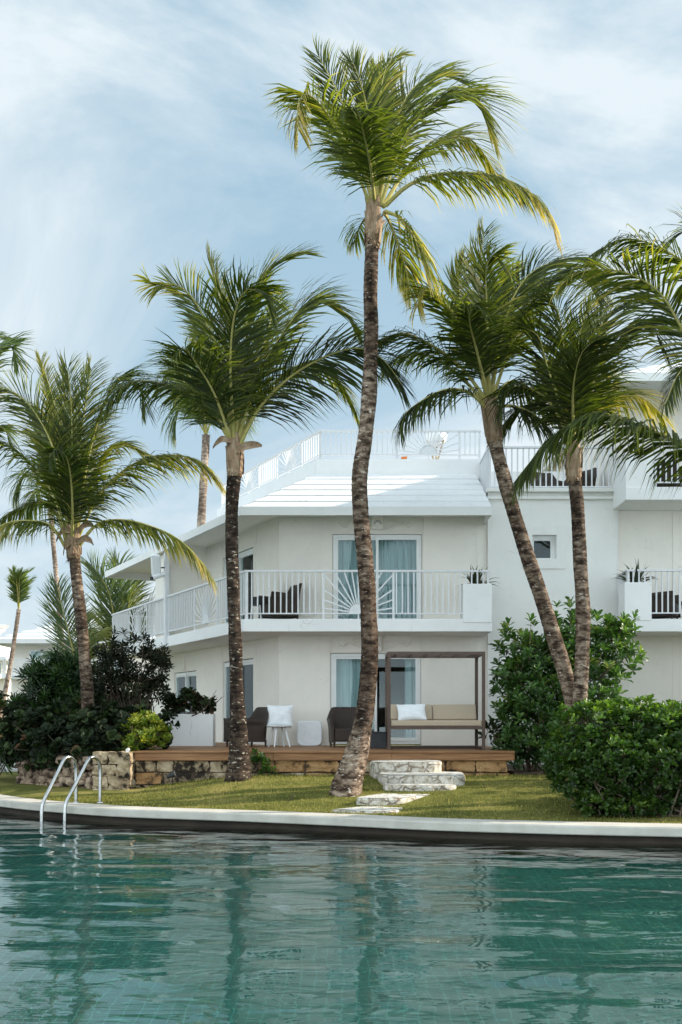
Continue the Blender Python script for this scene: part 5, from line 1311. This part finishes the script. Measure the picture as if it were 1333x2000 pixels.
def plant(name, label, cat, base, blobs, n, L_, W_, mat, seed, stems=6, twmat='twig', group=None, spread_base=.3, stem_r=.02, **kw):
    t = thing(name, label, cat, base, group=group); m = MB(); tw = MB(); rr = random.Random(seed+99)
    foliage(m, blobs, n, L_, W_, seed=seed, twigs=tw, **kw)
    for i in range(stems):
        b = rr.choice(blobs); a = Vector(base)+Vector((rr.uniform(-1, 1)*spread_base, rr.uniform(-.6, .6)*spread_base, -.08))
        e = Vector(b[:3])+Vector((rr.uniform(-.7, .7)*b[3], rr.uniform(-.7, .7)*b[4], rr.uniform(-.1, .75)*b[5]))
        mid = a.lerp(e, .5)+Vector((rr.gauss(0, .08), rr.gauss(0, .08), 0)); ln = catmull([a, mid, e], 5)
        tw.tube(ln, [stem_r*(1-.7*i_/(len(ln)-1)) for i_ in range(len(ln))], 6, cap=False)
        for kx in range(3):
            q = ln[len(ln)//2+kx]; tw.tube([q, q+Vector((rr.gauss(0, .18), rr.gauss(0, .14), rr.uniform(.1, .35)))], [stem_r*.45, .004], 5, cap=False)
    m.build('foliage', M[mat], t, tone=True); tw.build('stems', M[twmat], t)
    return t
def B(px, py, D, rx_, ry_, rz_): p = P(px, py, D); return (p.x, p.y, p.z, rx_, ry_, rz_)
# big broadleaf shrub behind the crossing palms
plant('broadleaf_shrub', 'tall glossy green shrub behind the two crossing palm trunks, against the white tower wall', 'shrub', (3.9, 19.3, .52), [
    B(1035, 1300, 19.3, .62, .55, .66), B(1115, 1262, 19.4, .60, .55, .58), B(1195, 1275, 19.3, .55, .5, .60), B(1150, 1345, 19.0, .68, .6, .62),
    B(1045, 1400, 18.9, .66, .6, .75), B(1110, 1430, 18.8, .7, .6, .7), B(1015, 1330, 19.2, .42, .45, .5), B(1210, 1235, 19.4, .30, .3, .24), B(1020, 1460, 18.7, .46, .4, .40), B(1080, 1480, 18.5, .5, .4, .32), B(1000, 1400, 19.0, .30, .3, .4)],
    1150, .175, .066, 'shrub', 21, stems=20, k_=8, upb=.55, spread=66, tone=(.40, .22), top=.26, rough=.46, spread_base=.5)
plant('seedling_shrub', 'small dark shoot with oval leaves beside the right end of the deck', 'plant', (3.24, 18.9, .55), [B(958, 1438, 18.9, .16, .14, .20), B(978, 1450, 18.8, .14, .12, .14)], 16, .20, .075, 'darkleaf', 22, stems=3, k_=6, tone=(.6, .2))
# clipped hedge in front
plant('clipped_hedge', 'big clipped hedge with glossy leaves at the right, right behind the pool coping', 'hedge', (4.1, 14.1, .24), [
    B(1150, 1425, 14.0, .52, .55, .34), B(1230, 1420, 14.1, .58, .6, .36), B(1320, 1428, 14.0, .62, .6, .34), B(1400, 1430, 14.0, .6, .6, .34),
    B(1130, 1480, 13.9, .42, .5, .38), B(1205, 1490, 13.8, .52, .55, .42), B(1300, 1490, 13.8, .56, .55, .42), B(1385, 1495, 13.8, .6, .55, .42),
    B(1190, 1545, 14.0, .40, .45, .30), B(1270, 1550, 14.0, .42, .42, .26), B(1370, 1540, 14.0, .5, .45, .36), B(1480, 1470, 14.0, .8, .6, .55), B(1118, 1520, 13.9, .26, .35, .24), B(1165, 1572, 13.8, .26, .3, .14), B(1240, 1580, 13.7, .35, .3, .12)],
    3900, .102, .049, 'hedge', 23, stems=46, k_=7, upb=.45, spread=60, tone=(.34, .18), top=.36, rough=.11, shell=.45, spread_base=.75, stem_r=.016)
# left group
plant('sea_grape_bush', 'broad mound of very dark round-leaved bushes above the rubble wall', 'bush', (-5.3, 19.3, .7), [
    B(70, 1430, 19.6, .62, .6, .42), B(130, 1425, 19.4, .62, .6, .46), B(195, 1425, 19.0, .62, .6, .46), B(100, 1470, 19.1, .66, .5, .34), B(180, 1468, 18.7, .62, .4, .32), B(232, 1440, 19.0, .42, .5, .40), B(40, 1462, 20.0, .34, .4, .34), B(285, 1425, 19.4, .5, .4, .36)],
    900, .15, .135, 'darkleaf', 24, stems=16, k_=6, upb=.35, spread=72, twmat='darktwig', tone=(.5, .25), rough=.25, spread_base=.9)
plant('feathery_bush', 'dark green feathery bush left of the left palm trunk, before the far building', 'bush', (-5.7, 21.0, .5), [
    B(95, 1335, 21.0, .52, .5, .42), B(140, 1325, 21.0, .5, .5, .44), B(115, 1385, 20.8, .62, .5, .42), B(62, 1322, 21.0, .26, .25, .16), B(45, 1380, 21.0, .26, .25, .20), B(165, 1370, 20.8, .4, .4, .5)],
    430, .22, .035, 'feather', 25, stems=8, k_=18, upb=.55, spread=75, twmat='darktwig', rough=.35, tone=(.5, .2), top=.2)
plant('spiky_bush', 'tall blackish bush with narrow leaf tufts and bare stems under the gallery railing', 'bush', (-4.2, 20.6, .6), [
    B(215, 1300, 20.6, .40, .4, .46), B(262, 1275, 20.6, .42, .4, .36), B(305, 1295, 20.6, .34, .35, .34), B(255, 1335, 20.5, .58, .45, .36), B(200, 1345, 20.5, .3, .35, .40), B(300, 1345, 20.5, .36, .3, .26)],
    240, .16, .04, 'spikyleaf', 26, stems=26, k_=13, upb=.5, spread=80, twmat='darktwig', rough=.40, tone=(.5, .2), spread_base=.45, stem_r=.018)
plant('variegated_bush', 'bright yellow-green bush at the left end of the deck on the stone pier', 'bush', (-3.95, 18.6, .84), [
    B(262, 1432, 18.7, .26, .26, .28), B(296, 1428, 18.8, .28, .28, .28), B(270, 1452, 18.5, .24, .2, .14), B(310, 1440, 18.9, .2, .2, .22)],
    240, .125, .05, 'croton', 27, stems=8, k_=8, upb=.6, spread=58, tone=(.42, .28), top=.2, rough=.25, spread_base=.2)
plant('planter_bush', 'dark round-leaved bush growing out of the white ground floor planter', 'bush', (-3.15, 21.68, 1.6), [
    B(342, 1378, 21.65, .24, .16, .18), B(372, 1368, 21.65, .22, .16, .20), B(400, 1378, 21.65, .22, .15, .16)], 80, .14, .11, 'darkleaf', 28, stems=8, k_=6, upb=.5, spread=70, twmat='darktwig', tone=(.55, .2), rough=.12, spread_base=.3)
plant('wall_creeper', 'small leafy plant growing at the stone wall just right of the dark palm trunk', 'plant', (-1.4, 18.08, .5), [B(508, 1494, 18.0, .12, .07, .14), B(502, 1478, 18.0, .06, .05, .06), B(520, 1505, 18.0, .09, .06, .10)], 26, .12, .06, 'shrub', 29, stems=3, k_=5, tone=(.35, .25), spread_base=.06, stem_r=.008)
plant('path_fern', 'low green strap-leaved clump beside the garden path at the far left', 'plant', (-6.9, 20.8, .32), [B(14, 1472, 21.0, .32, .3, .2)], 34, .34, .04, 'feather', 30, stems=2, k_=12, spread=60, tone=(.7, .2))
plant('background_bush', 'dark hedge closing the far left behind the garden path', 'hedge', (-14, 40, .2), [B(-30, 1400, 40, 2.0, 1.5, .9), B(-110, 1398, 42, 2.6, 1.5, 1.3), B(20, 1420, 43, .8, .8, .45), B(280, 1395, 34, 2.2, 1.0, .8), B(210, 1398, 38, 2.0, 1.0, .7)], 420, .4, .16, 'darkleaf', 31, stems=4, k_=8, twmat='darktwig')

plant('added_shade_thicket', 'tall broadleaf thicket added out of view beyond the right edge to shade the lawn', 'shrub', (9.5, 15.6, .3), [(8.6, 14.9, 1.4, 1.2, 1.0, 1.5), (9.4, 16.4, 1.7, 1.3, 1.2, 1.7), (9.0, 18.0, 1.7, 1.2, 1.2, 1.7), (10.4, 15.2, 1.6, 1.3, 1.1, 1.7), (10.6, 18.0, 1.7, 1.4, 1.3, 1.7)], 900, .34, .16, 'shrub', 41, stems=16, k_=7, rough=.3, spread_base=1.2, stem_r=.05)  # unseen blocker, added only to throw shade on the right of the lawn
def agave(label, x, y, z, seed, n=34, L_=.44):
    t = thing('agave_plant', label, 'plant', (x, y, z), group='spiky agaves in the balcony planters'); m = MB(); rr = random.Random(seed)
    for i in range(n):
        a = rr.uniform(0, 6.28); el = R(rr.uniform(18, 82)); ln = L_*rr.uniform(.7, 1.25); d = Vector((math.cos(a)*math.cos(el), math.sin(a)*.55*math.cos(el), math.sin(el))).normalized()
        s = d.cross(Vector((0, 0, 1))).normalized(); p = Vector((x+rr.uniform(-.1, .1), y+rr.uniform(-.06, .06), z)); pts = [p]; dd = d
        for j in range(4): dd = (dd-Vector((0, 0, .16*j*math.cos(el)))).normalized(); pts.append(pts[-1]+dd*ln/4)
        ws_ = [.026, .038, .030, .015, .001]; vs = []
        for q, w_ in zip(pts, ws_): vs += [tuple(q-s*w_), tuple(q-Vector((0, 0, w_*.5))), tuple(q+s*w_)]
        m.add(vs, [(3*j+c, 3*j+c+1, 3*j+c+4, 3*j+c+3) for j in range(4) for c in (0, 1)], min(1, max(0, rr.gauss(.5, .3))))
    m.build('blades', M['agave'], t, tone=True)
agave('spiky agave in the planter at the right end of the middle balcony', 2.78, 21.22, 4.27, 1)
agave('spiky agave in the planter of the right-hand middle balcony', 6.08, 21.22, 4.30, 2, 38, .50)
agave('spiky agave in the planter of the top right balcony', 6.15, 21.25, 6.95, 3, 30, .34)

# ================================================================== FAR BUILDINGS
def far_house(label, x0, x1, y0, y1, eave, rise, over, floors, rails, doors, base=.2, grp='white hotel houses far behind on the left'):
    t = thing('hotel_house', label, 'building', ((x0+x1)/2, y0, base), group=grp)
    m = MB(); m.box(x0, x1, y0, y1, base, eave+.1); m.build('wall', M['wall'], t)
    yf = y0-1.5
    ev = [(x1+over, y0-over), (x0-over, y0-over), (x0-over, y1+over), (x1+over, y1+over), (x1+over, y0-over)]
    m = MB(); C_ = 9; run = (y1-y0)/2+over; prof = [(0, eave), (0, eave+.2)]
    for c in range(C_): prof += [(run*(c+1)/C_, eave+.2+rise*(c+1)/C_-.10), (run*(c+1)/C_, eave+.2+rise*(c+1)/C_)]
    prof = prof[:-1]; rings = []
    for d, z in prof: rings.append([(x1+over-d, yf+d, z), (x0-over+d, yf+d, z), (x0-over+d, y1+over-d, z), (x1+over-d, y1+over-d, z)])
    for a, b in zip(rings, rings[1:]):
        for i in range(4): m.add([a[i], a[(i+1) % 4], b[(i+1) % 4], b[i]], [(0, 1, 2, 3)])
    m.add(rings[0], [(0, 1, 2, 3)]); m.build('roof', M['roof'], t)
    for zf in floors: m = MB(); m.box(x0-.02, x1, y0-1.3, y0, zf-.25, zf); m.build('balcony_slab', M['trim'], t)
    for a, b, z0 in rails:
        rail(t, (a, y0-1.27), (b, y0-1.27), z0+.08, z0+.66, suns=[((b-a)*.5-.7, (b-a)*.5+.7)] if b-a > 3 else (), th_=.05)
    for a, b, z0, z1 in doors:
        f = MB(); y = y0-.02; mid = (a+b)/2
        for q in ((a, a+.08), (b-.08, b), (mid-.05, mid+.05)): f.box(q[0], q[1], y-.04, y, z0, z1)
        f.box(a+.08, b-.08, y-.04, y, z1-.08, z1); fo = f.build('window', M['frame'], t)
        f = MB(); f.box(a+.08, b-.08, y-.012, y-.004, z0, z1-.08); f.build('glass_pane', M['glass'], fo); f = MB(); f.box(a+.08, b-.08, y-.002, y+.012, z0, z1-.08); f.build('curtain', M['curtain'], fo)
    return t
DH = 48.0
def hx(px): return (px-CX)*DH/F
def hz(py): return CZ+(HY-py)*DH/F
far_house('white house with a stepped hip roof behind the left palm', hx(22), hx(360), DH, DH+9, hz(1261), 2.0, .5, [hz(1317), hz(1388)],
          [(hx(24), hx(102), hz(1317)), (hx(102), hx(250), hz(1317)), (hx(22), hx(60), hz(1388)), (hx(150), hx(330), hz(1388))], [(hx(58), hx(108), hz(1315), hz(1269)), (hx(190), hx(240), hz(1315), hz(1269)), (hx(70), hx(110), hz(1386), hz(1340)), (hx(200), hx(250), hz(1386), hz(1345))])
far_house('farther white house cut by the left edge of the picture', (-150-CX)*.031, (12-CX)*.031, 62, 70, CZ+(HY-1292)*.031, 2.4, .5, [CZ+(HY-1318)*.031], [((-80-CX)*.031, (11-CX)*.031, CZ+(HY-1318)*.031)], [((-30-CX)*.031, (5-CX)*.031, 4.2, 5.0)])
m = MB(); m.box(-15.0, -11.55, 36.0, 36.3, .2, .95); tag(m.build('garden_wall', M['terracotta'], base=(-13, 36, .2)), 'low orange-red garden wall at the far left edge', 'wall')

# ================================================================== WORLD, SUN, CAMERA
SUN_EL, SUN_AZ = R(SUN[0]), R(SUN[1])      # azimuth measured from +X (right) towards +Y (away)
sd = Vector((math.cos(SUN_EL)*math.cos(SUN_AZ), math.cos(SUN_EL)*math.sin(SUN_AZ), math.sin(SUN_EL)))
wd_ = bpy.data.worlds.new('World'); scene.world = wd_; wd_.use_nodes = True
nt = wd_.node_tree; nt.nodes.clear()
out = nt.nodes.new('ShaderNodeOutputWorld'); bg = nt.nodes.new('ShaderNodeBackground')
sky = nt.nodes.new('ShaderNodeTexSky'); sky.sky_type = 'NISHITA'; sky.sun_disc = False
sky.sun_elevation = SUN_EL; sky.sun_rotation = math.atan2(sd.x, sd.y); sky.air_density = 1.0; sky.dust_density = 1.2; sky.ozone_density = 1.6
tc = nt.nodes.new('ShaderNodeTexCoord')
mp = nt.nodes.new('ShaderNodeMapping'); mp.inputs['Scale'].default_value = (1, 1, 1.9); mp.inputs['Rotation'].default_value = SKY['rot']
nt.links.new(tc.outputs['Generated'], mp.inputs['Vector'])
n1 = N(nt, 'ShaderNodeTexNoise', Scale=1.9, Detail=10, Roughness=.60, Distortion=.5); nt.links.new(mp.outputs['Vector'], n1.inputs['Vector'])
r1 = ramp(nt, [(.40, (0, 0, 0)), (.51, (.45, .45, .45)), (.61, (1, 1, 1))]); nt.links.new(n1.outputs['Fac'], r1.inputs['Fac'])
# cloud bank near the horizon
sx_ = nt.nodes.new('ShaderNodeSeparateXYZ'); nt.links.new(tc.outputs['Generated'], sx_.inputs[0])
hr = N(nt, 'ShaderNodeMapRange'); hr.inputs['From Min'].default_value = .0; hr.inputs['From Max'].default_value = .55; hr.inputs['To Min'].default_value = .55; hr.inputs['To Max'].default_value = SKY['haze']
nt.links.new(sx_.outputs['Z'], hr.inputs['Value'])
mxx = N(nt, 'ShaderNodeMath', operation='ADD'); mxx.use_clamp = True
m2 = N(nt, 'ShaderNodeMath', operation='MULTIPLY'); m2.inputs[1].default_value = SKY['cloud']
nt.links.new(r1.outputs['Color'], m2.inputs[0]); nt.links.new(m2.outputs[0], mxx.inputs[0]); nt.links.new(hr.outputs[0], mxx.inputs[1])
# cloud colour behind the camera raised as added fill for the shaded facade
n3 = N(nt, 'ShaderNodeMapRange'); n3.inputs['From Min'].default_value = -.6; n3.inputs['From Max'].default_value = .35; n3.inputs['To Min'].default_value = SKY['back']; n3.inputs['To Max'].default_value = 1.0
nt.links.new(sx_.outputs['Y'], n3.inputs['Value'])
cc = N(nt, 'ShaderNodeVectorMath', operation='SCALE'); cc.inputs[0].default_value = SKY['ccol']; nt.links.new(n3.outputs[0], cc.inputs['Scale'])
tint = N(nt, 'ShaderNodeMix', data_type='RGBA', blend_type='MULTIPLY'); tint.inputs[0].default_value = 1; nt.links.new(sky.outputs['Color'], tint.inputs[6]); tint.inputs[7].default_value = (*SKY['tint'], 1)
hz_ = N(nt, 'ShaderNodeMix', data_type='RGBA'); hz_.inputs[0].default_value = SKY['hazemix']; nt.links.new(tint.outputs[2], hz_.inputs[6]); hz_.inputs[7].default_value = (*SKY['hcol'], 1)
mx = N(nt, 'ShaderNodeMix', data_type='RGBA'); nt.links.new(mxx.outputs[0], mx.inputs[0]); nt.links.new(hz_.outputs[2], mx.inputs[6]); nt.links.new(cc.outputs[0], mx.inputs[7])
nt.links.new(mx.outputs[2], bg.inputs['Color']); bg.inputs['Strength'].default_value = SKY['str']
nt.links.new(bg.outputs[0], out.inputs['Surface'])
ld = bpy.data.lights.new('sun', 'SUN'); ld.energy = SUN[2]; ld.angle = R(.6); ld.color = (1, .90, .76)
lo = bpy.data.objects.new('sun', ld); COL.objects.link(lo); lo.rotation_euler = sd.to_track_quat('Z', 'Y').to_euler(); lo.location = (20, 10, 20)
cd = bpy.data.cameras.new('camera'); co = bpy.data.objects.new('camera', cd); COL.objects.link(co)
co.location = (0, 0, CZ); co.rotation_euler = (R(90), 0, 0); cd.lens = 36; cd.sensor_width = 36; cd.shift_y = .2025; cd.clip_end = 6000; cd.clip_start = .05
scene.camera = co
scene.view_settings.view_transform = 'Standard'; scene.view_settings.look = 'None'; scene.view_settings.exposure = EXPOSURE; scene.view_settings.gamma = 1
scene.cycles.use_denoising = True; scene.cycles.max_bounces = 10; scene.cycles.transparent_max_bounces = 12; scene.cycles.caustics_refractive = True; scene.cycles.sample_clamp_indirect = 8
